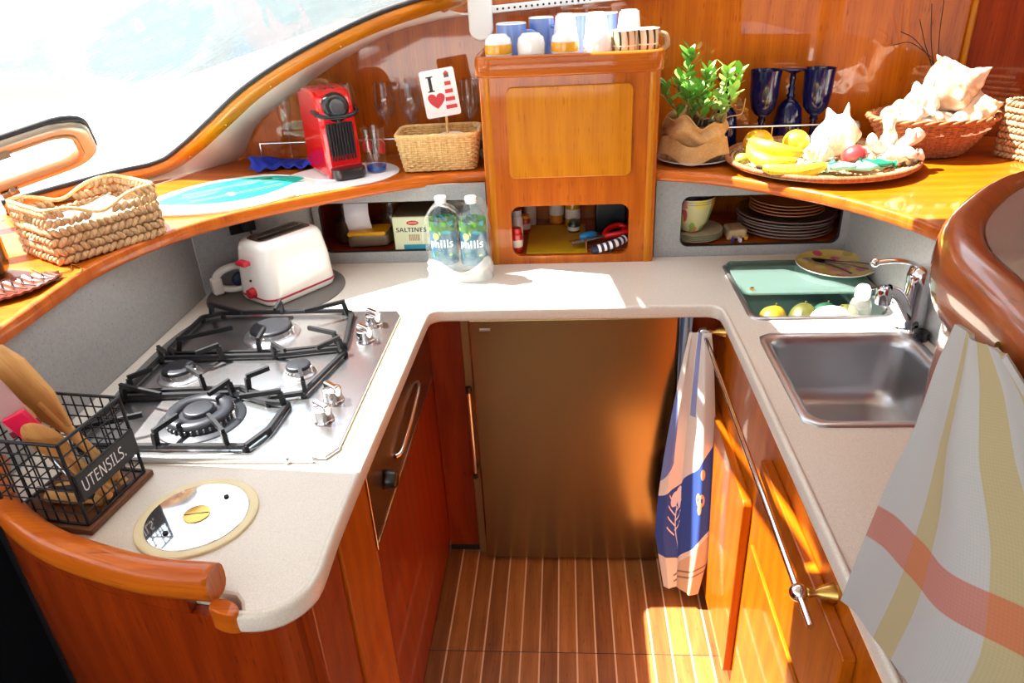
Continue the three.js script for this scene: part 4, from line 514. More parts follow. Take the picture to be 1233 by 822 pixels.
// wrapped water bottles
{ const lab = canvasTex(512, 256, (g, w, h) => { g.fillStyle = '#04607e'; g.fillRect(0, 0, w, h); g.fillStyle = '#2a7014'; g.fillRect(0, 0, w, 62); for (let i = 0; i < 60; i++) { g.fillStyle = ['#5ca82a', '#2a7020', '#1a9ab4', '#06607c', '#9ac83a'][i % 5]; g.beginPath(); g.ellipse(rnd(w), i % 2 ? rnd(0, 70) : rnd(180, 256), rnd(6, 30), rnd(4, 14), rnd(3), 0, 7); g.fill(); } for (const x of [30, 290]) { g.fillStyle = '#e9f06a'; g.beginPath(); g.arc(x + 70, 84, 20, 0, 7); g.fill(); g.fillStyle = '#ffffff'; g.font = 'bold 60px sans-serif'; g.fillText('phills', x + 18, 150); } });
  const lm = phys({ map: lab, roughness: 0.25, clearcoat: 0.5 }), pet = phys({ color: 0xf2fbff, transmission: 1, thickness: 0, roughness: 0.06, ior: 1.4 });
  const prof = [[0, 0.003], [0.02, 0.006], [0.032, 0.0], [0.038, 0.008], [0.039, 0.05], [0.0365, 0.06], [0.039, 0.07], [0.039, 0.16], [0.036, 0.185], [0.026, 0.205], [0.015, 0.216], [0.0145, 0.224]];
  const one = (x, z, lb) => { const b = thing('water_bottle', lb, 'bottle', [x, 0.9005, z], -1.65, 'bottles in clear wrap'); mesh('bottle_body', lathe(prof, 30), pet, b); mesh('label', new THREE.CylinderGeometry(0.0397, 0.0397, 0.128, 40, 1, true).translate(0, 0.112, 0), lm, b); mesh('cap', lathe([[0, 0.24], [0.015, 0.24], [0.0165, 0.237], [0.0165, 0.222], [0, 0.222]], 22), M.ceramic, b); return b; };
  one(-0.278, -0.215, 'clear plastic water bottle with blue green label against the tower'); one(-0.365, -0.225, 'clear plastic water bottle with blue green label, farther from the tower');
  const film = phys({ color: 0xffffff, transmission: 0.95, thickness: 0, roughness: 0.1, ior: 1.4 });
  const fl = thing('plastic_wrap', 'crumpled clear shrink wrap around the two water bottles', 'wrap', [-0.323, 0.9005, -0.217]);
  const L = rectLoop(0.092, 0.047, 0.045);
  mesh('film', grid((u, v) => { const q = L.at(u), n = vnoise(u * 22, v * 9, 22, 99), k = 1 - 0.10 * Math.max(0, v - 0.75) * 4 + (n - 0.5) * 0.14; return [q.x * k, 0.003 + v * 0.225 * (0.92 + 0.08 * Math.sin(u * 6.283)), q.z * k + 0.01 * (vnoise(u * 9, v * 5, 9, 99) - 0.5)]; }, 90, 26), film, fl);
  mesh('wrap_foot', grid((u, v) => { const q = L.at(u), n = vnoise(u * 26, v * 5, 26, 99), k = 1.03 + (n - 0.5) * 0.16; return [q.x * k, 0.002 + v * (0.05 + 0.02 * Math.sin(u * 19)), q.z * k]; }, 90, 10), phys({ color: 0xffffff, transmission: 0.7, thickness: 0, roughness: 0.25, ior: 1.4 }), fl);
  mesh('wrap_handle', grid((u, v) => { const a = Math.PI * (0.05 + 0.9 * u); return [-0.03 - 0.062 * Math.cos(a) * (1 + 0.1 * vnoise(u * 9, v * 5, 99, 99)), 0.10 + 0.135 * Math.sin(a) + 0.006 * Math.sin(v * 9), 0.052 + (v - 0.5) * 0.035 + 0.01 * Math.sin(u * 14)]; }, 40, 8), film, fl); }
// niche behind: jars, packet, box
{ const jar = (x, z, r, h, lb, tone) => { const j = thing('storage_jar', lb, 'jar', [x, 0.933, z]); mesh('glass_body', lathe([[0, 0.002], [r * 0.9, 0.002], [r, 0.01], [r, h * 0.78], [r * 0.85, h * 0.86], [r * 0.85, h]], 28), M.glass, j); mesh('contents', cyl(r * 0.93, r * 0.93, h * 0.45, 0, 0.006, 0, 20), std({ color: tone, roughness: 0.8 }), j); mesh('lid', cyl(r * 0.88, r * 0.88, 0.016, 0, h - 0.012, 0, 24), M.shadedCherry, j); };
  jar(-0.72, -0.47, 0.042, 0.145, 'glass storage jar at the far end of the niche by toaster', 0x4a2a14); jar(-0.575, -0.50, 0.045, 0.145, 'glass storage jar behind the yellow packet', 0x5a3818);
  const n = solo('note_paper', sheet((u, v) => [(u - 0.5) * 0.075, 0.085 - v * 0.10 + 0.0, 0.012 * Math.sin(v * 4) + 0.004 * Math.sin(u * 5)], 8, 10, 0.0015), std({ color: 0xdcd6de, roughness: 0.7 }), 'folded white paper hanging over the yellow packet', 'paper', { p: [-0.662, 0.998, -0.405] });
  const pk = thing('snack_packet', 'yellow and brown snack packet in the niche', 'packet', [-0.635, 0.933, -0.425]); mesh('packet', lump(box(0.135, 0.05, 0.085, 0, 0.026, 0, 0.02), 0.005, 40, 2), std({ color: 0x6b5a48, roughness: 0.3 }), pk); mesh('yellow_top', lump(box(0.125, 0.016, 0.08, 0, 0.048, 0.004, 0.008), 0.005, 40, 4), std({ color: 0xe2a40c, roughness: 0.35 }), pk);
  const tx = canvasTex(256, 256, (g, w, h) => { g.fillStyle = '#cfd6b4'; g.fillRect(0, 0, w, h); g.fillStyle = '#b03028'; g.beginPath(); g.ellipse(128, 42, 40, 18, 0, 0, 7); g.fill(); g.fillStyle = '#d8b0a0'; g.fillRect(100, 38, 56, 7); g.fillStyle = '#2a3038'; g.font = 'bold 46px sans-serif'; g.save(); g.scale(0.98, 1); g.fillText('SALTINES', 14, 112); g.restore(); for (let i = 0; i < 8; i++) { g.fillStyle = i % 3 ? '#9a7a5a' : '#a83a30'; g.fillRect(98 + i * 9, 132, 5, 50); } g.fillStyle = '#1f8aa8'; g.fillRect(56, 212, 200, 44); });
  const bx = thing('cracker_box', 'pale green cracker box printed SALTINES in the niche', 'box', [-0.482, 0.933, -0.44]); mesh('carton', box(0.125, 0.108, 0.16, 0, 0.054, 0, 0.002), std({ color: 0xb9bf9c, roughness: 0.6 }), bx); mesh('front_print', new THREE.PlaneGeometry(0.121, 0.104), std({ map: tx, roughness: 0.55 }), bx, { p: [0, 0.054, 0.0804] }); mesh('top_flap', box(0.12, 0.002, 0.156, 0, 0.109, 0, 0.0008), std({ color: 0x5c5a48, roughness: 0.6 }), bx); }

// ================= tower tray: cups and mugs =================
{ const cupG = lathe([[0.030, 0], [0.032, 0.002], [0.0365, 0.03], [0.0375, 0.055], [0.034, 0.072], [0.026, 0.078], [0.024, 0.082], [0.020, 0.082], [0.019, 0.079], [0, 0.079]], 32);   // stands upside down
  const yellow = phys({ color: 0xf0a81c, roughness: 0.25, clearcoat: 0.5 }), blue = phys({ color: 0x7490d2, roughness: 0.25, clearcoat: 0.5 });
  const cup = (x, z, y, band, lb) => { const c = thing('cup', lb, 'cup', [x, 1.4605 + y, z], 0, 'cups on the tower tray'); mesh('cup_body', cupG, M.ceramic, c); if (band) mesh('yellow_band', lathe([[0.0372, 0.034], [0.0381, 0.05], [0.0374, 0.058]], 32), yellow, c); };
  cup(-0.190, -0.355, 0, 1, 'upturned white cup with yellow band at tower tray corner, by window lining'); cup(-0.101, -0.352, 0, 0, 'plain upturned white cup between the two yellow banded cups');
  cup(-0.010, -0.352, 0, 1, 'upturned white cup with yellow band in the middle of tray'); cup(0.078, -0.352, 0, 0, 'plain upturned white cup beside the tiger striped mugs');
  const tall = lathe([[0.038, 0], [0.039, 0.002], [0.034, 0.06], [0.028, 0.112], [0.026, 0.118], [0, 0.118]], 32);
  const beaker = (x, z, lb) => { const c = thing('beaker', lb, 'cup', [x, 1.4605, z], 0, 'tall white beakers on the tower tray'); mesh('beaker_body', tall, M.ceramic, c); mesh('foot_ring', lathe([[0.022, 0.118], [0.022, 0.1215], [0.018, 0.1215], [0.018, 0.118]], 24), M.ceramic, c); };
  beaker(-0.008, -0.432, 'tall upturned white beaker behind the middle yellow banded cup'); beaker(0.078, -0.432, 'tall upturned white beaker behind the plain cup by tiger mugs'); beaker(0.170, -0.47, 'tall upturned white beaker behind the tiger striped mugs');
  const mug = (x, z, r, h, a, lb) => { const c = thing('mug', lb, 'mug', [x, 1.4605, z], a, 'blue mugs on the tower tray'); mesh('mug_body', lathe([[0, 0.004], [r * 0.9, 0.004], [r * 0.94, h - 0.004], [r * 0.97, h], [r, h - 0.003], [r * 0.98, 0.008], [r * 0.9, 0], [0, 0]], 30), blue, c); mesh('rim', lathe([[r * 0.94, h - 0.003], [r * 0.97, h + 0.0006], [r * 1.004, h - 0.003]], 30), M.ceramic, c); mesh('handle', tube([[r * 0.95, h * 0.78, 0], [r + 0.022, h * 0.74, 0], [r + 0.026, h * 0.45, 0], [r * 0.95, h * 0.22, 0]], 0.0055, 20, 8), blue, c); };
  mug(-0.160, -0.47, 0.043, 0.102, -0.2, 'wide blue mug behind the corner yellow banded cup'); mug(-0.076, -0.50, 0.036, 0.112, -0.5, 'narrow blue mug next to the wide blue mug'); mug(0.02, -0.54, 0.038, 0.113, 2, 'blue mug half hidden behind the first tall beaker'); mug(0.105, -0.545, 0.038, 0.113, 2.4, 'blue mug half hidden behind the second tall beaker');
  const tiger = canvasTex(512, 128, (g, w, h) => { g.fillStyle = '#d9c39a'; g.fillRect(0, 0, w, h); for (let i = 0; i < 10; i++) { const x = i * 51 + rnd(-6, 6), c = rnd(12, 20); g.fillStyle = i % 4 === 3 ? '#7a4a20' : '#241610'; g.beginPath(); g.moveTo(x, 0); g.quadraticCurveTo(x + c + 8, h * 0.4, x + rnd(-4, 14), h); g.lineTo(x + rnd(14, 22), h); g.quadraticCurveTo(x + 2 * c, h * 0.4, x + c, 0); g.fill(); } g.fillStyle = '#e8dcc0'; g.fillRect(0, 60, w, 6); });
  const tm = phys({ map: tiger, roughness: 0.3, clearcoat: 0.4 });
  const tmug = (x, z, a, lb) => { const c = thing('tiger_mug', lb, 'mug', [x, 1.4605, z], a, 'tiger striped mugs'); mesh('mug_body', new THREE.CylinderGeometry(0.036, 0.034, 0.076, 34, 1, true).translate(0, 0.04, 0), tm, c); mesh('inside', lathe([[0, 0.004], [0.032, 0.004], [0.034, 0.074], [0.0365, 0.079], [0.037, 0.077]], 30), M.ceramic, c); mesh('foot', cyl(0.030, 0.034, 0.006, 0, 0, 0, 24), tm, c); const h = mesh('handle', lump(tube([[0.034, 0.064, 0], [0.054, 0.06, 0], [0.056, 0.035, 0], [0.034, 0.016, 0]], 0.0075, 18, 8), 0.003, 90, 1), std({ color: 0xb08c68, roughness: 0.5 }), c); };
  tmug(0.150, -0.362, 1.9, 'tiger striped mug with white rim next to the cups'); tmug(0.208, -0.385, -0.15, 'tiger striped mug with animal handle over the tray end'); }
// tower compartment
{ const y = 0.9215; const mat = solo('yellow_mat', bx3(-0.135, 0.05, y, y + 0.004, -0.60, -0.332, 0.001), std({ color: 0xc9a80e, roughness: 0.45 }), 'yellow chopping board lying in the tower compartment', 'board');
  const can = (x, z, r, h, col, top, lb) => { const c = thing('spice_jar', lb, 'jar', [x, y, z], 0, 'small jars in the tower compartment'); mesh('jar_body', lathe([[0, 0.001], [r * 0.95, 0.001], [r, 0.006], [r, h * 0.75], [r * 0.8, h * 0.82], [r * 0.8, h * 0.84]], 22), phys({ color: col, roughness: 0.3, clearcoat: 0.5 }), c); mesh('lid', cyl(r * 0.86, r * 0.84, h * 0.18, 0, h * 0.83, 0, 20), phys({ color: top, roughness: 0.3 }), c); mesh('label_band', cyl(r * 1.01, r * 1.01, h * 0.3, 0, h * 0.25, 0, 22), std({ color: 0xd8d0c4, roughness: 0.6 }), c); };
  can(-0.165, -0.36, 0.019, 0.075, 0xc01414, 0xc01010, 'red capped sauce jar at the edge of tower compartment'); can(-0.168, -0.43, 0.020, 0.11, 0xb8b0b4, 0x9a98a0, 'grey labelled jar behind the red capped one'); can(-0.135, -0.62, 0.022, 0.12, 0xd8c8d0, 0x202020, 'pale jar with black lid deep in tower compartment'); can(-0.045, -0.63, 0.024, 0.13, 0xc87818, 0xb04808, 'orange spice jar deep in tower compartment'); can(0.01, -0.60, 0.025, 0.11, 0xb88a18, 0xd8a818, 'mustard coloured jar beside the orange spice jar'); can(-0.148, -0.54, 0.018, 0.06, 0xc83018, 0xe8a028, 'small red and yellow jar by the yellow board'); can(0.012, -0.53, 0.020, 0.04, 0x2a3a2c, 0x24402c, 'low dark green jar at the far side of yellow board');
  const sc = thing('scissors', 'scissors with red handles in the tower compartment', 'scissors', [0.105, 0.948, -0.405], 0.4); sc.scale.set(1.25, 1.5, 1.35); for (const s of [-1, 1]) mesh('handle', tube([[0.0, 0, 0], [0.02, 0.008, s * 0.02], [0.055, 0.01, s * 0.026], [0.065, 0.006, s * 0.012], [0.045, 0.0, s * 0.004]], 0.006, 22, 8, true), std({ color: 0xd0101c, roughness: 0.35 }), sc); mesh('blade', [bar([0, 0, 0], [-0.09, -0.004, 0.006], 0.010, 0.002), bar([0, 0.002, 0], [-0.09, -0.002, -0.006], 0.010, 0.002)], M.steel, sc);
  const bb = thing('tool_tray', 'brown tray holding kitchen gadgets in the tower compartment', 'tray', [0.125, y, -0.44]); mesh('tray', [bx3(-0.075, 0.085, 0, 0.004, -0.12, 0.085), bx3(-0.079, -0.075, 0, 0.03, -0.12, 0.085), bx3(0.085, 0.089, 0, 0.03, -0.12, 0.085)], M.wicker, bb);
  const stripes = canvasTex(256, 32, (g, w, h) => { for (let i = 0; i < 12; i++) { g.fillStyle = i % 2 ? '#f2f2f2' : '#141c40'; g.fillRect(i * w / 12, 0, w / 12 + 1, h); } });
  const sh = thing('striped_handle', 'navy and white striped tool handle poking from compartment', 'utensil'); { const c = curve([[0.072, 0.938, -0.315], [0.10, 0.943, -0.323], [0.135, 0.95, -0.335], [0.163, 0.955, -0.36]]); mesh('grip', new THREE.TubeGeometry(c, 24, 0.0125, 12), std({ map: stripes, roughness: 0.5 }), sh); for (const t of [0, 1]) { const p = c.getPoint(t); mesh('end_cap', new THREE.SphereGeometry(0.0125, 12, 10), std({ color: 0x141c40, roughness: 0.5 }), sh, { p: p.toArray() }); } mesh('rest_peg', cyl(0.008, 0.008, 0.018, 0.12, 0.9255, -0.33, 10), M.black, sh); }
  const bl = thing('peeler', 'bright blue handled peeler beside the red scissors', 'utensil', [0.055, 0.952, -0.41], 0.5); mesh('handle', new THREE.SphereGeometry(1, 16, 12).scale(0.032, 0.012, 0.014), std({ color: 0x1884c8, roughness: 0.35 }), bl); mesh('stem', rod([0.03, 0, 0], [0.075, -0.012, 0], 0.004), M.steel, bl);
  const dk = thing('grater', 'dark grater standing behind the scissors', 'utensil', [0.13, y, -0.52]); mesh('grater_body', box(0.10, 0.12, 0.035, 0, 0.063, 0, 0.008), std({ color: 0x1c2024, metalness: 0.5, roughness: 0.4 }), dk); mesh('grater_grip', tube([[-0.04, 0.12, 0], [-0.03, 0.145, 0], [0.03, 0.145, 0], [0.04, 0.12, 0]], 0.006, 16, 8), std({ color: 0x8a1420, roughness: 0.4 }), dk); }

// ================= right ledge =================
// potted plant in kraft paper
{ const p = thing('potted_plant', 'leafy green plant in pot wrapped with crumpled kraft paper', 'plant', [0.368, 1.172, -0.455]);
  const kraft = tiled(std({ map: dataTex(256, (u, v) => { const k = vnoise(u * 60, v * 60, 60, 60) * 16 + vnoise(u * 7, v * 7, 7, 7) * 18; return [178 + k, 132 + k, 82 + k * 0.8]; }), roughness: 0.85 }), 0.2);
  mesh('paper_wrap', sheet((u, v) => { const a = u * 6.2832, r = 0.074 + 0.016 * v + 0.010 * (vnoise(u * 14, v * 4, 14, 99) - 0.5) + 0.006 * Math.sin(a * 5 + v * 4), top = 0.118 + 0.016 * Math.sin(a * 3 + 1) + 0.01 * Math.sin(a * 7), b = v > 0.55 ? 0.008 * Math.sin((v - 0.55) * 14) : -0.006 * v; return [Math.cos(a) * (r + b), v * top, Math.sin(a) * (r + b)]; }, 72, 14, 0.0025), kraft, p);
  mesh('folded_cuff', sheet((u, v) => { const a = 0.4 + u * 2.6, r = 0.094 + 0.012 * v + 0.006 * Math.sin(u * 14); return [Math.cos(a) * r, 0.062 - v * 0.05 + 0.012 * Math.sin(u * 9), Math.sin(a) * r]; }, 30, 6, 0.002), kraft, p);
  mesh('pot', lathe([[0, 0], [0.06, 0], [0.072, 0.10], [0.068, 0.10]], 24), std({ color: 0x7a4a30, roughness: 0.8 }), p); mesh('soil', lump(cyl(0.069, 0.069, 0.012, 0, 0.088, 0, 26), 0.004, 60), std({ color: 0x2e2216, roughness: 0.95 }), p);
  const leafM = [0x5c9a34, 0x7cb446, 0x4a8430, 0x98c45a].map((c) => phys({ color: c, roughness: 0.5, transmission: 0.2, thickness: 0 }));
  const leafG = (l, w) => grid((u, v) => { const x = (v - 0.5) * 2 * w * Math.sin(Math.PI * (0.06 + 0.9 * u)) ** 0.8; return [x, l * u, 0.25 * l * u * u + 0.12 * Math.abs(x)]; }, 6, 4);
  const LG = [leafG(0.026, 0.0075), leafG(0.034, 0.010), leafG(0.042, 0.012)], stemM = std({ color: 0x8a7848, roughness: 0.8 });
  const stems = [[-0.035, 0.02, -0.03, 0.30, 0.02], [-0.055, 0.01, -0.085, 0.205, 0.0], [0.0, 0.03, 0.02, 0.245, 0.03], [0.03, 0.02, 0.075, 0.25, 0.03], [0.04, 0.0, 0.11, 0.235, 0.01], [-0.01, -0.02, -0.045, 0.225, -0.03], [0.01, 0.04, 0.0, 0.205, 0.06], [-0.02, 0.03, -0.03, 0.20, 0.055], [0.045, 0.035, 0.09, 0.19, 0.06], [0.02, -0.03, 0.05, 0.23, -0.05]];
  let count = 0;
  for (const [x0, z0, x1, h, z1] of stems) { const c = curve([[x0, 0.09, z0], [x0 * 0.7 + x1 * 0.3 + 0.008, 0.09 + (h - 0.09) * 0.4, z0], [x1 - 0.004, 0.09 + (h - 0.09) * 0.75, z1], [x1, h, z1]]); mesh('stem', new THREE.TubeGeometry(c, 14, 0.0022, 5), stemM, p);
    const n = Math.round((h - 0.09) / 0.0072); for (let k = 0; k < n; k++) { const t = 0.25 + 0.75 * k / (n - 1 || 1), q = c.getPoint(Math.min(1, t)); const l = mesh('leaf', LG[(count * 7 + k) % 3], leafM[(count + k * 3) % 4], p); l.position.copy(q); l.rotation.order = 'YXZ'; l.rotation.set(0.5 + rnd(0.7) - t * 0.35, k * 2.4 + rnd(0.6), 0); count++; } }
  for (const q of [tube([[0.05, 0.10, 0.03], [0.09, 0.12, 0.03], [0.125, 0.125, 0.02], [0.135, 0.165, 0.01]], 0.002, 20, 5), tube([[0.06, 0.12, 0.0], [0.045, 0.16, 0.01], [0.075, 0.19, 0.01]], 0.0018, 16, 5)]) mesh('dry_twig', q, std({ color: 0xb08a60, roughness: 0.8 }), p);
  const d = thing('saucer', 'white plate under the paper wrapped plant', 'plate', [0.368, 1.1635, -0.45]); mesh('plate', lathe([[0, 0.004], [0.06, 0.004], [0.075, 0.006], [0.108, 0.015], [0.109, 0.0135], [0.07, 0], [0, 0]], 44), M.ceramic, d); mesh('rim_band', lathe([[0.106, 0.0152], [0.1095, 0.0148], [0.1095, 0.013]], 44), std({ color: 0xb8b4b0, roughness: 0.3 }), d); }
// cobalt goblets
{ const cobalt = phys({ color: 0x12164e, transmission: 0.4, thickness: 0, roughness: 0.08, ior: 1.5 });
  const bowl = lathe([[0.024, 0.098], [0.036, 0.115], [0.042, 0.15], [0.044, 0.20], [0.047, 0.226], [0.0455, 0.226], [0.0425, 0.20], [0.040, 0.152], [0.034, 0.119], [0, 0.104]], 16), stem = lathe([[0, 0.10], [0.024, 0.098], [0.010, 0.088], [0.013, 0.078], [0.008, 0.07], [0.011, 0.058], [0.007, 0.05], [0.009, 0.03], [0.008, 0.015], [0.036, 0.004], [0.037, 0], [0, 0]], 20);
  const gob = (x, z, up, s, lb) => { const g = thing('goblet', lb, 'goblet', [x, 1.1635 + (up ? 0 : 0.226 * s), z], 0, 'cobalt blue goblets'); g.scale.setScalar(s); if (!up) g.rotation.x = Math.PI; mesh('bowl', bowl, cobalt, g); mesh('stem', stem, cobalt, g); };
  gob(0.598, -0.615, 1, 1, 'dark blue glass goblet upright beside the plant'); gob(0.755, -0.612, 1, 1, 'dark blue glass goblet upright at the end of the goblet row'); gob(0.683, -0.63, 0, 1, 'dark blue glass goblet turned upside down between upright ones'); gob(0.49, -0.63, 0, 0.9, 'dark blue glass goblet behind the plant leaves'); }
// fruit platter
{ const P = thing('woven_platter', 'round woven platter on the ledge carrying fruit and shells', 'platter', [0.70, 1.1635, -0.345]);
  const rings = []; for (let k = 0; k < 22; k++) { const r = 0.012 + k * 0.0113, y = 0.006 + (k > 16 ? (k - 16) * 0.0032 : 0); rings.push(new THREE.TorusGeometry(r, 0.0062, 5, 56).rotateX(Math.PI / 2).translate(0, y, 0)); } mesh('coils', rings, M.seagrass, P); mesh('rim', new THREE.TorusGeometry(0.252, 0.0075, 7, 72).rotateX(Math.PI / 2).translate(0, 0.026, 0), M.wicker, P);
  const Y = 1.176, ban = tiled(phys({ map: dataTex(256, (u, v) => { const k = vnoise(u * 14, v * 14, 14, 14), s = vnoise(u * 50, v * 50, 50, 50) > 0.87 ? 70 : 0; return [236 - s, 196 + 22 * k - s, 44 + 20 * k - s * 0.3]; }), roughness: 0.4 }), 0.2);
  const banana = (pts, r, lb) => { const t = thing('banana', lb, 'banana', [0, 0, 0], 0, 'bananas on the platter'); const c = curve(pts), fr = 24, g = new THREE.TubeGeometry(c, fr, 1, 7), p = g.attributes.position; for (let i = 0; i <= fr; i++) { const q = c.getPointAt(i / fr), rr = r * Math.max(0.28, Math.sin(Math.PI * (0.06 + 0.88 * i / fr)) ** 0.45); for (let k = 0; k <= 7; k++) { const j = i * 8 + k; p.setXYZ(j, q.x + (p.getX(j) - q.x) * rr, q.y + (p.getY(j) - q.y) * rr, q.z + (p.getZ(j) - q.z) * rr); } } g.computeVertexNormals(); mesh('fruit', g, ban, t); const a = c.getPointAt(0), b = c.getPointAt(1); mesh('stalk', [rod(a.toArray(), a.clone().add(a.clone().sub(c.getPointAt(0.06)).setLength(0.014)).toArray(), r * 0.3, 7), new THREE.SphereGeometry(r * 0.3, 8, 6).translate(...b.toArray())], std({ color: 0x4a3a1c, roughness: 0.8 }), t); return t; };
  banana([[0.50, Y + 0.05, -0.33], [0.505, Y + 0.035, -0.28], [0.54, Y + 0.026, -0.235], [0.60, Y + 0.028, -0.235]], 0.021, 'yellow banana curving round the outside of the bunch'); banana([[0.505, Y + 0.062, -0.345], [0.53, Y + 0.058, -0.29], [0.575, Y + 0.05, -0.262], [0.625, Y + 0.042, -0.265]], 0.019, 'yellow banana on top of the bunch'); banana([[0.50, Y + 0.03, -0.172], [0.55, Y + 0.024, -0.155], [0.60, Y + 0.024, -0.148], [0.655, Y + 0.034, -0.158]], 0.0185, 'single yellow banana with dark tip on the platter edge');
  const frt = (name, x, y, z, r, sy, col, lb, cat, leaf) => { const t = thing(name, lb, cat, [x, y, z], 0); mesh('fruit', lump(new THREE.SphereGeometry(r, 28, 20).scale(1, sy, 1), r * 0.04, 30, x * 9), col, t); mesh('stalk', cyl(0.002, 0.0015, 0.008, 0, r * sy * 0.92, 0, 6), std({ color: 0x4a3a1c, roughness: 0.8 }), t); };
  const fm = (a, b) => tiled(phys({ map: dataTex(128, (u, v) => { const k = vnoise(u * 5, v * 5, 5, 5); return [0, 1, 2].map((i) => a[i] * k + b[i] * (1 - k)); }), roughness: 0.35, clearcoat: 0.3 }), 0.12);
  frt('mango', 0.548, Y + 0.038, -0.43, 0.042, 0.86, fm([240, 190, 20], [232, 160, 10]), 'yellow orange mango behind the bananas', 'fruit'); frt('citrus', 0.655, Y + 0.037, -0.425, 0.037, 0.95, fm([238, 206, 60], [226, 168, 34]), 'round yellow citrus fruit beside the mango', 'fruit'); frt('apple', 0.752, Y + 0.035, -0.235, 0.034, 0.92, fm([206, 40, 50], [190, 60, 50]), 'red apple in front of the white shells', 'fruit');
  frt('lemon', 0.712, Y + 0.024, -0.395, 0.023, 0.9, fm([244, 214, 50], [236, 190, 40]), 'small yellow lemon beside the big white shell', 'fruit'); frt('dried_fruit', 0.475, Y + 0.024, -0.30, 0.018, 0.9, fm([180, 190, 80], [150, 160, 70]), 'small dry green fruit at the platter edge by the plant', 'fruit');
  const gw = [[0.655, -0.205, 0.3, 0x036a4c, 'emerald green foil wrapper nearest the banana'], [0.705, -0.185, -0.2, 0x047453, 'emerald green foil wrapper under the apple'], [0.755, -0.155, 0.1, 0x7cc0ae, 'pale mint wrapper on the platter rim'], [0.70, -0.15, 0.25, 0x8accba, 'pale mint wrapper between banana and green foil'], [0.79, -0.165, -0.4, 0x046e50, 'emerald green foil wrapper by the white coral']];
  gw.forEach(([x, z, a, c, lb], i) => { const w = thing('sweet_wrapper', lb, 'wrapper', [x, Y + 0.02 + 0.003 * i, z - 0.012], a, 'wrapped sweets on the platter'); mesh('foil', lump(new THREE.SphereGeometry(1, 14, 10).scale(0.042, 0.010, 0.018), 0.003, 60, i), phys({ color: c, roughness: 0.25, clearcoat: 0.5 }), w); for (const s of [-1, 1]) mesh('twist', new THREE.ConeGeometry(0.012, 0.018, 8).rotateZ(s * Math.PI / 2).translate(s * 0.036, 0, 0), phys({ color: c, roughness: 0.25 }), w); }); }
// shells
const shellM = tiled(std({ map: dataTex(256, (u, v) => { const k = vnoise(u * 9, v * 9, 9, 9), f = vnoise(u * 40, v * 40, 40, 40); const t = Math.max(0, k - 0.55) * 1.6 * f; return [242 - 50 * t, 236 - 90 * t, 224 - 130 * t]; }), roughness: 0.5 }), 0.22), shellTan = tiled(std({ map: dataTex(256, (u, v) => { const k = vnoise(u * 12, v * 12, 12, 12); return [236 - 40 * k, 222 - 74 * k, 204 - 98 * k]; }), roughness: 0.5 }), 0.2);
function conch(len, rad, spikes, flare, s) {            // spiral body, knobbed shoulder, flared lip, pointed spire
  const n = 72, m = 34; const g = grid((u, v) => { const a = u * Math.PI * 2, t = v * 2 - 1; let r = t < 0.1 ? Math.pow(Math.max(0, (t + 1) / 1.1), 0.75) : Math.pow(Math.max(0, (1 - t) / 0.9), 1.15);
    const shoulder = Math.exp(-((t - 0.12) ** 2) / 0.012), knob = Math.pow(Math.max(0, Math.cos(a * spikes / 2)), 4) * shoulder * 0.55, step = 0.07 * Math.sin((t * 5 + u) * 6.283) * (t > 0.15 ? 1 : 0.2) * r, lip = flare * Math.exp(-((a - 4.4) ** 2) / 0.35) * Math.max(0, 1 - ((t + 0.2) / 0.75) ** 2);
    r = r + knob + step + lip; return [Math.cos(a) * r * rad, t * len / 2, Math.sin(a) * r * rad * 0.85]; }, n, m); return lump(g, rad * 0.05, 3 / rad, s); }
const seashell = (geo, mat, lb, p, r, nm = 'seashell') => { const t = thing(nm, lb, 'shell', p); t.rotation.set(...r); mesh('shell', geo, mat, t); return t; };
const whelk = (r) => merge([new THREE.TorusGeometry(r * 0.62, r * 0.42, 10, 20), new THREE.ConeGeometry(r * 0.5, r * 1.4, 12).translate(r * 0.3, r * 0.7, 0)]);
seashell(conch(0.17, 0.062, 7, 0.8, 1), shellM, 'large white spiny shell lying behind the apple', [0.765, 1.232, -0.40], [0.2, 0.5, 1.35]);
seashell(conch(0.10, 0.04, 6, 0.5, 4), shellM, 'smaller white shell in front of the large spiny one', [0.69, 1.205, -0.325], [0.3, 0.2, 1.2]);
{ const c = thing('coral', 'white branching coral piece standing on the platter', 'coral', [0.862, 1.176, -0.27]); const br = []; const tips = [[-0.06, 0.07, 0.01], [-0.02, 0.125, 0], [0.03, 0.085, 0.02], [0.065, 0.08, -0.01], [0.02, 0.04, 0.05], [-0.045, 0.03, 0.045], [0.05, 0.03, 0.03], [-0.005, 0.075, -0.03]]; for (const t of tips) { br.push(lump(tube([[0, 0.012, 0], [t[0] * 0.5, 0.012 + t[1] * 0.5, t[2] * 0.5], t], 0.015, 10, 8), 0.008, 40, t[0] * 50), lump(new THREE.SphereGeometry(0.0155, 10, 8).translate(...t), 0.008, 60, t[1] * 40)); } br.push(lump(new THREE.SphereGeometry(0.034, 16, 12).scale(1.3, 0.8, 1).translate(0, 0.03, 0), 0.012, 40, 7)); mesh('branches', br, shellM, c); }
seashell(whelk(0.022), std({ color: 0xb0a498, roughness: 0.5 }), 'grey striped snail shell at the platter rim by coral', [0.905, 1.202, -0.235], [0.3, 0.4, 0.2]); seashell(whelk(0.018), shellTan, 'small tan snail shell between apple and coral', [0.805, 1.198, -0.26], [0.5, 1, 0.4]); seashell(whelk(0.016), std({ color: 0x5a4a40, roughness: 0.5 }), 'small dark shell behind the apple', [0.71, 1.196, -0.27], [1.2, 0, 0.2]);
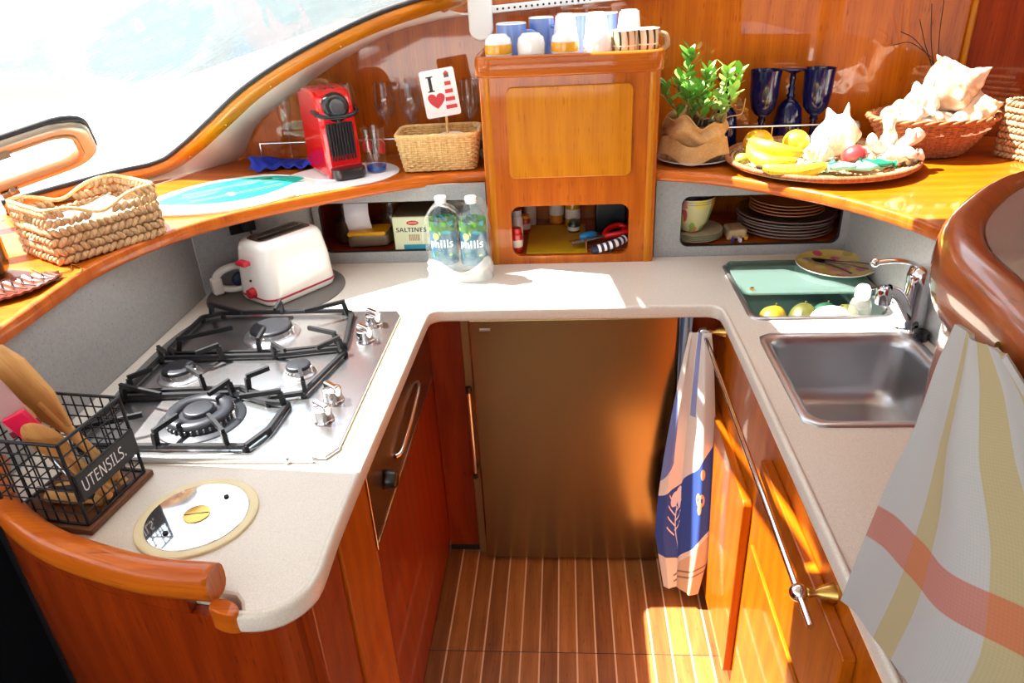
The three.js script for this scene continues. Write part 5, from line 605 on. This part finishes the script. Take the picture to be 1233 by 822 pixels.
{ const b = thing('gadget_box', 'small grey box with screen behind the white shells', 'device', [0.825, 1.1635, -0.56], -0.3); mesh('case', box(0.10, 0.075, 0.06, 0, 0.0375, 0, 0.008), std({ color: 0xb4b0aa, roughness: 0.4 }), b); mesh('dark_window', box(0.05, 0.02, 0.002, -0.015, 0.052, 0.0305, 0.0008), M.black, b); mesh('top_button', box(0.02, 0.004, 0.012, 0.02, 0.077, 0.01, 0.001), std({ color: 0x3a3a44, roughness: 0.4 }), b); }
// wicker basket of shells
{ const C = [1.035, 1.1635, -0.455], ovl = (a, b) => loopOf(Array.from({ length: 32 }, (_, i) => [a * Math.cos(i / 32 * 6.2832), b * Math.sin(i / 32 * 6.2832)])); const b = thing('wicker_basket', 'oval brown wicker basket heaped with seashells', 'basket', C, 0.05);
  mesh('woven_wall', wicker((v) => ovl(0.092 + 0.078 * v ** 0.8, 0.078 + 0.052 * v ** 0.8), 0.003, 0.103, 16, 46, 0.0024, 0.0042), M.wicker, b);
  mesh('stakes', Array.from({ length: 46 }, (_, i) => { const a = i / 46 * 6.2832, c = Math.cos(a), s = Math.sin(a); return rod([0.092 * c, 0.003, 0.078 * s], [0.17 * c, 0.104, 0.13 * s], 0.002, 5); }), M.wicker, b);
  const rim = (ph) => tube(Array.from({ length: 80 }, (_, i) => { const a = i / 80 * 6.2832, w = 0.005 * Math.sin(i * 0.9 + ph); return V3((0.172 + w) * Math.cos(a), 0.107 + 0.004 * Math.cos(i * 0.9 + ph), (0.132 + w) * Math.sin(a)); }), 0.0045, 200, 6, true); mesh('plaited_rim', [rim(0), rim(2.1), rim(4.2)], M.wicker, b); mesh('base', cyl(0.09, 0.09, 0.005, 0, 0.001, 0, 30).scale(1, 1, 0.85), M.wicker, b);
  const y = C[1]; seashell(conch(0.20, 0.075, 8, 0.9, 9), shellTan, 'great spiked conch shell crowning the wicker basket', [1.075, y + 0.175, -0.45], [0.25, -0.3, -0.85], 'conch_shell'); seashell(conch(0.14, 0.05, 7, 0.6, 12), shellM, 'white conch shell leaning under the great spiked conch', [0.985, y + 0.145, -0.42], [0.1, 0.4, 1.2], 'conch_shell'); seashell(conch(0.12, 0.042, 6, 0.7, 15), shellTan, 'tan frilled shell lying on the basket edge by the dark panel', [1.14, y + 0.125, -0.40], [0.4, 0.2, -1.3], 'conch_shell');
  [[0.905, 0.118, -0.43, 0.024, 0, 'white ribbed snail shell at the end of the wicker basket'], [0.955, 0.118, -0.375, 0.021, 1, 'white snail shell at the front of the wicker basket heap'], [1.01, 0.116, -0.355, 0.02, 2, 'pinkish snail shell in the middle of basket edge'], [1.06, 0.116, -0.35, 0.018, 0, 'small white snail shell beneath the great conch'], [1.105, 0.113, -0.355, 0.017, 1, 'small grey white snail shell under tan frilled shell'], [0.94, 0.125, -0.48, 0.026, 0, 'white snail shell behind the ribbed one'], [1.02, 0.13, -0.52, 0.03, 1, 'white shell at the back of the wicker basket']].forEach(([x, h, z, r, k, lb], i) => seashell(whelk(r), k === 2 ? shellTan : shellM, lb, [x, y + h, z], [0.4 + i * 0.7, i * 1.1, 0.3 * i]));
  solo('dry_filler', lump(new THREE.SphereGeometry(0.15, 28, 14, 0, 6.2832, 0, 1.57).scale(1, 0.32, 0.76), 0.012, 30, 3), shellM, 'bed of small white shell pieces in the wicker basket', 'shells', { p: [C[0], y + 0.07, C[2]], kind: 'stuff' });
  solo('dry_twigs', [[[0, 0, 0], [-0.02, 0.09, -0.02], [-0.035, 0.19, -0.03]], [[0, 0, 0], [-0.03, 0.08, -0.03], [-0.06, 0.15, -0.03]], [[0.01, 0, 0], [0.0, 0.10, -0.02], [-0.008, 0.20, -0.02]], [[0, 0.02, 0], [-0.07, 0.10, -0.02], [-0.11, 0.12, -0.02]], [[-0.02, 0.05, 0], [-0.08, 0.09, -0.02], [-0.125, 0.085, -0.02]]].map((q) => tube(q, 0.0013, 12, 5)), std({ color: 0x2c1a10, roughness: 0.8 }), 'dry dark twigs standing behind the great conch', 'twigs', { p: [1.065, y + 0.20, -0.555] }); }
// basket at the far end
{ const b = thing('seagrass_basket', 'plaited seagrass basket beside the angled dark panel', 'basket', [1.365, 1.1635, -0.37], 0.35); const L = rectLoop(0.15, 0.095, 0.03); mesh('plaited_wall', braid(L, 0, () => 0.152, 0.017), M.seagrass, b); mesh('inner_wall', sweep(Array.from({ length: 60 }, (_, i) => { const q = L.at(i / 60); return V3(q.x * 0.96, 0.074, q.z * 0.95); }), [[-0.001, -0.073], [0.001, -0.073], [0.001, 0.073], [-0.001, 0.073]], true), M.seagrass, b); mesh('base', box(0.28, 0.006, 0.17, 0, 0.004, 0), M.seagrass, b);
  const c = solo('dark_bag', lump(box(0.12, 0.06, 0.09, 0, 0, 0, 0.02), 0.01, 20, 3), std({ color: 0x23253a, roughness: 0.6 }), 'dark navy pouch inside the seagrass basket by the panel', 'pouch', { p: [1.36, 1.28, -0.38] }); }

// ================= right worktop and niche =================
{ const fl = canvasTex(256, 64, (g, w, h) => { g.fillStyle = '#d8cf9a'; g.fillRect(0, 0, w, h); for (let i = 0; i < 26; i++) { g.fillStyle = ['#cf5a5a', '#e0a03a', '#8fa84a', '#d88a7a', '#e8d060'][i % 5]; g.beginPath(); g.arc(rnd(w), rnd(h), rnd(5, 13), 0, 7); g.fill(); } });
  const bowlM = phys({ map: fl, roughness: 0.3, clearcoat: 0.5 }), inM = phys({ color: 0x8a7c98, roughness: 0.25, clearcoat: 0.5 });
  const bowl = (y, s, lb) => { const b = thing('bowl', lb, 'bowl', [0.372, y, -0.435], 0.8, 'floral bowls stacked in the niche'); b.scale.set(1.1, 1.02, 1.1); mesh('outside', lathe([[0.026, 0], [0.03, 0.004], [0.046, 0.03], [0.058, 0.075], [0.061, 0.092]], 34), bowlM, b); mesh('inside', lathe([[0, 0.006], [0.026, 0.008], [0.043, 0.032], [0.056, 0.076], [0.0595, 0.0925], [0.061, 0.092]], 34), inM, b); };
  bowl(0.955, 1, 'floral bowl at the bottom of the niche stack'); bowl(0.962, 1, 'floral bowl in the middle of the niche stack'); bowl(0.969, 1, 'floral bowl with lilac inside on top of the stack');
  const saucerM = phys({ color: 0xd8d2b4, roughness: 0.3, clearcoat: 0.4 }); for (let i = 0; i < 4; i++) { const s = thing('side_plate', ['cream side plate at the bottom of the stack under the bowls', 'cream side plate second from bottom under the bowls', 'cream side plate third from bottom under the bowls', 'cream side plate directly under the floral bowls'][i], 'plate', [0.385, 0.9285 + i * 0.0066, -0.45], 0, 'side plates under the bowls'); mesh('plate', lathe([[0, 0.004], [0.05, 0.004], [0.085, 0.0085], [0.087, 0.0065], [0.05, 0], [0, 0]], 44), saucerM, s); }
  const dark = phys({ color: 0x544846, roughness: 0.3, clearcoat: 0.4 }), tan = phys({ color: 0xb07444, roughness: 0.35, clearcoat: 0.4 }), pink = phys({ color: 0x8f7a72, roughness: 0.35, clearcoat: 0.4 });
  const names = ['at the very bottom', 'second from the bottom', 'third from the bottom', 'fourth from the bottom', 'fifth from the bottom', 'sixth from the bottom', 'seventh from the bottom', 'third from the top', 'second from the top', 'on the very top'];
  for (let i = 0; i < 10; i++) { const r = i < 4 ? 0.143 : i < 6 ? 0.15 : 0.112, s = thing('dinner_plate', (i < 4 ? 'pinkish' : i < 6 ? 'grey rimmed' : 'tan') + ' dinner plate ' + names[i] + ' of the niche stack', 'plate', [0.675, 0.9285 + i * 0.0098, -0.505], 0, 'dinner plates stacked in the niche'); mesh('plate', lathe([[0, 0.005], [r * 0.6, 0.005], [r * 0.7, 0.007], [r * 0.98, 0.013], [r, 0.011], [r * 0.66, 0], [0, 0]], 56), i < 4 ? pink : i < 6 ? dark : tan, s); mesh('rim', lathe([[r * 0.96, 0.0131], [r * 1.002, 0.0128], [r * 1.002, 0.0105]], 56), i < 6 ? pink : tan, s); }
  const pk = thing('tea_packet', 'small pale packet of clips between bowls and plates', 'packet', [0.505, 0.9285, -0.43]); mesh('packet', lump(box(0.055, 0.032, 0.07, 0, 0.017, 0, 0.008), 0.004, 60, 2), std({ color: 0xb89a70, roughness: 0.5 }), pk);
  [[0.492, -0.385, 0x2a2a8a, 'tiny dark blue clip in front of the packet'], [0.512, -0.382, 0xe4e2e6, 'tiny white clip in front of the packet'], [0.535, -0.40, 0xe0b020, 'tiny yellow clip beside the packet']].forEach(([x, z, c, lb]) => { const q = thing('clip', lb, 'clip', [x, 0.9285, z], rnd(2), 'clips in the niche'); mesh('jaw', box(0.02, 0.012, 0.009, 0, 0.0065, 0, 0.002), std({ color: c, roughness: 0.4 }), q); mesh('spring', new THREE.TorusGeometry(0.004, 0.001, 6, 12).translate(0, 0.0135, 0), M.steel, q); }); }
// plate with cutlery on the glass lid
{ const tx = canvasTex(512, 512, (g, w, h) => { g.fillStyle = '#d9c36a'; g.fillRect(0, 0, w, h); for (let i = 0; i < 16; i++) { const a = i * 2.4, r = 60 + (i * 53) % 170; g.fillStyle = ['#d8788a', '#cf5f78', '#e2a0a8', '#b8a84a', '#e6d98c'][i % 5]; for (let k = 0; k < 6; k++) { g.beginPath(); g.arc(256 + r * Math.cos(a) + 16 * Math.cos(k), 256 + r * Math.sin(a) + 16 * Math.sin(k), 17, 0, 7); g.fill(); } } });
  const p = thing('floral_plate', 'yellow plate with pink flowers resting on the glass lid', 'plate', [0.735, 0.9137, -0.195]); const top = lathe([[0, 0.006], [0.07, 0.006], [0.085, 0.009], [0.105, 0.0145]], 48), ps = top.attributes.position, uv = top.attributes.uv; for (let i = 0; i < ps.count; i++) uv.setXY(i, 0.5 + ps.getX(i) / 0.22, 0.5 + ps.getZ(i) / 0.22); mesh('face', top, phys({ map: tx, roughness: 0.25, clearcoat: 0.5 }), p); mesh('underside', lathe([[0.105, 0.0145], [0.1065, 0.0125], [0.072, 0.0], [0, 0]], 48), M.ceramic, p);
  const cut = (nm, lb, a, b, kind) => { const A = V3(...a), B = V3(...b), d = B.clone().sub(A), L = d.length(), t = thing(nm, lb, nm, a, 0, 'cutlery on the floral plate'); t.quaternion.setFromRotationMatrix(new THREE.Matrix4().lookAt(B, A, V3(0, 1, 0))); const m = std({ color: 0x8a7e7c, metalness: 1, roughness: 0.25 }); mesh('handle', sweep([V3(0, 0, 0), V3(0, 0.002, L * 0.3), V3(0, 0, L * 0.65)], oval(0.0045, 0.0016, 8)), m, t); if (kind === 0) mesh('blade', box(0.014, 0.0016, L * 0.36, 0, 0, L * 0.82, 0.0007), m, t); else if (kind === 1) { mesh('neck', box(0.018, 0.002, L * 0.14, 0, 0, L * 0.72, 0.0009), m, t); for (let k = 0; k < 4; k++) mesh('tine', box(0.0024, 0.0016, L * 0.2, -0.0075 + k * 0.005, 0.001, L * 0.88, 0.0005), m, t); } else mesh('spoon_bowl', new THREE.SphereGeometry(1, 14, 10).scale(0.014, 0.004, L * 0.16).translate(0, 0, L * 0.82), m, t); };
  cut('fork', 'steel fork lying across the floral plate', [0.80, 0.931, -0.135], [0.66, 0.924, -0.245], 1); cut('knife', 'steel knife lying beside the fork on floral plate', [0.842, 0.934, -0.15], [0.68, 0.926, -0.235], 0); cut('spoon', 'steel spoon crossing the knife on floral plate', [0.748, 0.93, -0.11], [0.685, 0.925, -0.235], 2); }
// in the basin
{ const veg = (x, z, r, sx, c, lb, nm) => { const t = thing(nm, lb, 'fruit', [x, 0.826 + r, z], rnd(3)); mesh('fruit', lump(new THREE.SphereGeometry(r, 22, 16).scale(sx, 1, 1), r * 0.06, 30, x * 30), tiled(phys({ map: dataTex(128, (u, v) => { const k = vnoise(u * 6, v * 6, 6, 6); return c.map((q) => q * (0.8 + 0.35 * k)); }), roughness: 0.45 }), 0.1), t); mesh('stalk', cyl(0.0025, 0.002, 0.008, r * sx * 0.5, r * 0.8, 0, 6), std({ color: 0x5a5028, roughness: 0.8 }), t); };
  veg(0.515, 0.02, 0.034, 1.5, [150, 122, 22], 'yellow mango in the basin under the glass lid edge', 'mango'); veg(0.595, 0.012, 0.035, 1.25, [76, 76, 26], 'olive green avocado next to the yellow mango', 'avocado'); veg(0.56, 0.055, 0.022, 1.2, [92, 96, 34], 'small pale green lime in front of the avocado', 'lime'); veg(0.655, -0.005, 0.032, 1.1, [12, 66, 40], 'deep green pepper behind the white dish', 'pepper'); veg(0.71, 0.0, 0.03, 1, [84, 88, 26], 'mottled green mango beside the soap bottle', 'mango');
  const d = thing('soap_dish', 'white oval soap dish standing in the basin front', 'dish', [0.642, 0.8255, 0.066]); d.scale.set(1.08, 1.12, 1); mesh('dish', lump(new THREE.SphereGeometry(1, 28, 18).scale(0.046, 0.032, 0.022).translate(0, 0.05, 0), 0.001, 20), M.ceramic, d); mesh('foot', cyl(0.026, 0.03, 0.03, 0, 0, 0, 20).scale(1, 1, 0.6), M.ceramic, d);
  const s = thing('soap_bottle', 'clear soap bottle with white cap beside the tap', 'bottle', [0.716, 0.826, 0.055]); mesh('bottle_body', lathe([[0, 0.002], [0.024, 0.002], [0.0265, 0.008], [0.0265, 0.085], [0.022, 0.10], [0.014, 0.105]], 28), phys({ color: 0xf6f6ee, transmission: 0.9, thickness: 0, roughness: 0.12 }), s); mesh('cap', lathe([[0, 0.142], [0.012, 0.14], [0.018, 0.132], [0.0185, 0.112], [0.016, 0.104], [0, 0.104]], 24), M.ceramic, s); mesh('nozzle', cyl(0.005, 0.004, 0.012, 0, 0, 0, 10).rotateZ(-1.57), M.black, s, { p: [0.016, 0.132, 0] }); }

// ================= towels =================
{ const tx = canvasTex(512, 1024, (g, w, h) => { g.fillStyle = '#e4dcd2'; g.fillRect(0, 0, w, h); g.fillStyle = '#8c98cc'; g.fillRect(w * 0.52, 0, 40, h * 0.3); g.fillStyle = '#7482bc'; g.beginPath(); g.moveTo(0, h * 0.2); g.lineTo(60, h * 0.3); g.lineTo(110, h * 0.48); g.lineTo(0, h * 0.56); g.fill(); g.fillStyle = '#33509f'; g.beginPath(); g.moveTo(0, h * 0.62); g.lineTo(w * 0.45, h * 0.56); g.lineTo(w, h * 0.38); g.lineTo(w, h * 0.70); g.lineTo(w * 0.45, h * 0.88); g.lineTo(0, h * 0.86); g.fill(); g.fillStyle = '#d6b692'; g.beginPath(); g.moveTo(w, h * 0.72); g.lineTo(w * 0.5, h * 0.89); g.lineTo(w * 0.4, h); g.lineTo(w, h); g.fill(); g.strokeStyle = '#8a7468'; g.lineWidth = 8; for (const o of [0.93, 0.955]) { g.beginPath(); g.moveTo(w, h * (o - 0.06)); g.lineTo(w * 0.3, h * (o + 0.02)); g.stroke(); } g.strokeStyle = '#e6e2ea'; g.lineWidth = 7; g.beginPath(); g.moveTo(w * 0.42, h * 0.84); g.quadraticCurveTo(w * 0.3, h * 0.75, w * 0.34, h * 0.66); g.stroke(); for (let i = 0; i < 7; i++) { g.beginPath(); g.moveTo(w * 0.33, h * (0.78 - i * 0.02)); g.lineTo(w * (0.33 + (i % 2 ? 0.14 : -0.12)), h * (0.74 - i * 0.022)); g.stroke(); } g.fillStyle = '#e6e2ea'; for (const [a, b] of [[0.36, 0.61], [0.3, 0.63], [0.40, 0.635]]) { g.beginPath(); g.ellipse(w * a, h * b, 26, 34, 0.4, 0, 7); g.fill(); } g.fillStyle = '#d6a878'; for (const [a, b, r] of [[0.72, 0.60, 26], [0.80, 0.60, 26], [0.76, 0.635, 24], [0.8, 0.5, 22]]) { g.beginPath(); g.arc(w * a, h * b, r, 0, 7); g.fill(); } g.fillStyle = '#3a52b0'; for (const [a, b] of [[0.72, 0.60], [0.80, 0.60]]) { g.beginPath(); g.arc(w * a, h * b, 10, 0, 7); g.fill(); } });
  const t = thing('hand_towel', 'blue and white printed towel hanging from the towel rail end', 'towel');
  mesh('cloth', sheet((u, v) => { const q = 1 - v, s = Math.min(1, 0.12 + 1.25 * Math.pow(q, 0.75)), W = 0.15 * (0.35 + 0.65 * Math.sin(Math.min(1, q * 1.25) * 1.57)) * (q > 0.78 ? 1 - (q - 0.78) * 1.9 : 1); const fold = Math.sin(u * 9.5 + 0.6) * 0.016 * (1 - 0.35 * q) * Math.min(1, q * 4); return [0.334 - 0.02 * q + (u - 0.56) * W + 0.004 * Math.sin(u * 21), 0.832 - 0.79 * q + 0.06 * Math.max(0, q - 0.8) * (u - 0.5), 0.035 + 0.12 * q + fold + 0.05 * (u - 0.5) * s]; }, 60, 60, -0.004), std({ map: tx, roughness: 0.85 }), t); mesh('hanging_loop', new THREE.TorusGeometry(0.011, 0.003, 8, 20).rotateX(0.2), std({ color: 0xd8d0cc, roughness: 0.8 }), t, { p: [0.345, 0.824, 0.03] });
  const st = thing('cloth_strip', 'narrow pale blue cloth hanging beside the fridge door', 'cloth'); mesh('cloth', sheet((u, v) => [0.306 + (u - 0.5) * 0.032, 0.855 - 0.45 * (1 - v), -0.026 + 0.008 * Math.sin(u * 8 + v * 5)], 14, 24, -0.004), std({ map: canvasTex(64, 256, (g, w, h) => { g.fillStyle = '#c8ccd8'; g.fillRect(0, 0, w, h); g.fillStyle = '#6c86b8'; g.fillRect(8, 0, 14, h); g.fillStyle = '#8ea8b4'; for (let i = 0; i < 6; i++) g.fillRect(30, i * 44, 26, 20); }), roughness: 0.85 }), st); }
{ const tx = canvasTex(1024, 1024, (g, w, h) => { g.fillStyle = '#b0b0b0'; g.fillRect(0, 0, w, h); g.fillStyle = '#ada07a'; for (const x of [0.22, 0.52, 0.80]) g.fillRect(w * x, 0, w * 0.105, h); g.fillStyle = 'rgba(178,108,94,0.85)'; g.fillRect(0, h * 0.675, w, h * 0.088); g.fillStyle = 'rgba(186,110,68,0.8)'; for (const x of [0.22, 0.52, 0.80]) g.fillRect(w * x, h * 0.675, w * 0.105, h * 0.088); g.globalAlpha = 0.035; for (let i = 0; i < 1024; i += 4) { g.fillStyle = i % 8 ? '#ffffff' : '#77726a'; g.fillRect(i, 0, 2, h); g.fillRect(0, i, w, 2); } });
  const t = thing('tea_towel', 'pale grey towel with beige stripes and coral band hanging on partition', 'towel');
  const Lc = curve([[0, 1.348, 1.045], [0, 1.30, 1.040], [0, 1.206, 1.034], [0, 1.124, 1.018], [0, 1.0, 1.0], [0, 0.89, 0.988]]), Rc = curve([[0, 1.358, 1.14], [0, 1.348, 1.21], [0, 1.325, 1.29], [0, 1.28, 1.42], [0, 1.22, 1.50], [0, 1.15, 1.50]]);
  mesh('cloth', sheet((u, v) => { const q = 1 - v, a = Lc.getPoint(q), b = Rc.getPoint(q), f = (Math.sin(u * 10 + 0.4 + q * 0.8) * 0.013 + Math.sin(u * 21 + 1.5) * 0.004) * Math.min(1, 0.3 + q * 1.6) * Math.min(1, 0.2 + u * 4); return [0.388 - 0.028 * q + f, a.y + (b.y - a.y) * u, a.z + (b.z - a.z) * u]; }, 90, 70, 0.005), std({ map: tx, roughness: 0.9 }), t);
  mesh('hanging_loop', tube([[0.39, 1.335, 1.08], [0.399, 1.344, 1.088], [0.40, 1.335, 1.094]], 0.003, 12, 6), std({ color: 0xd0ccc4, roughness: 0.9 }), t);
  const h = thing('towel_hook', 'small brass hook behind the hanging grey towel', 'hook'); mesh('hook', tube([[0.414, 1.342, 1.088], [0.404, 1.336, 1.088], [0.399, 1.342, 1.088]], 0.003, 12, 8), M.brass, h); mesh('rose', cyl(0.007, 0.007, 0.003, 0, 0, 0, 14).rotateZ(1.57), M.brass, h, { p: [0.414, 1.342, 1.088] }); }

scene.traverse((o) => { if (o.isMesh) { o.castShadow = true; o.receiveShadow = true; } });
renderer.render(scene, camera);
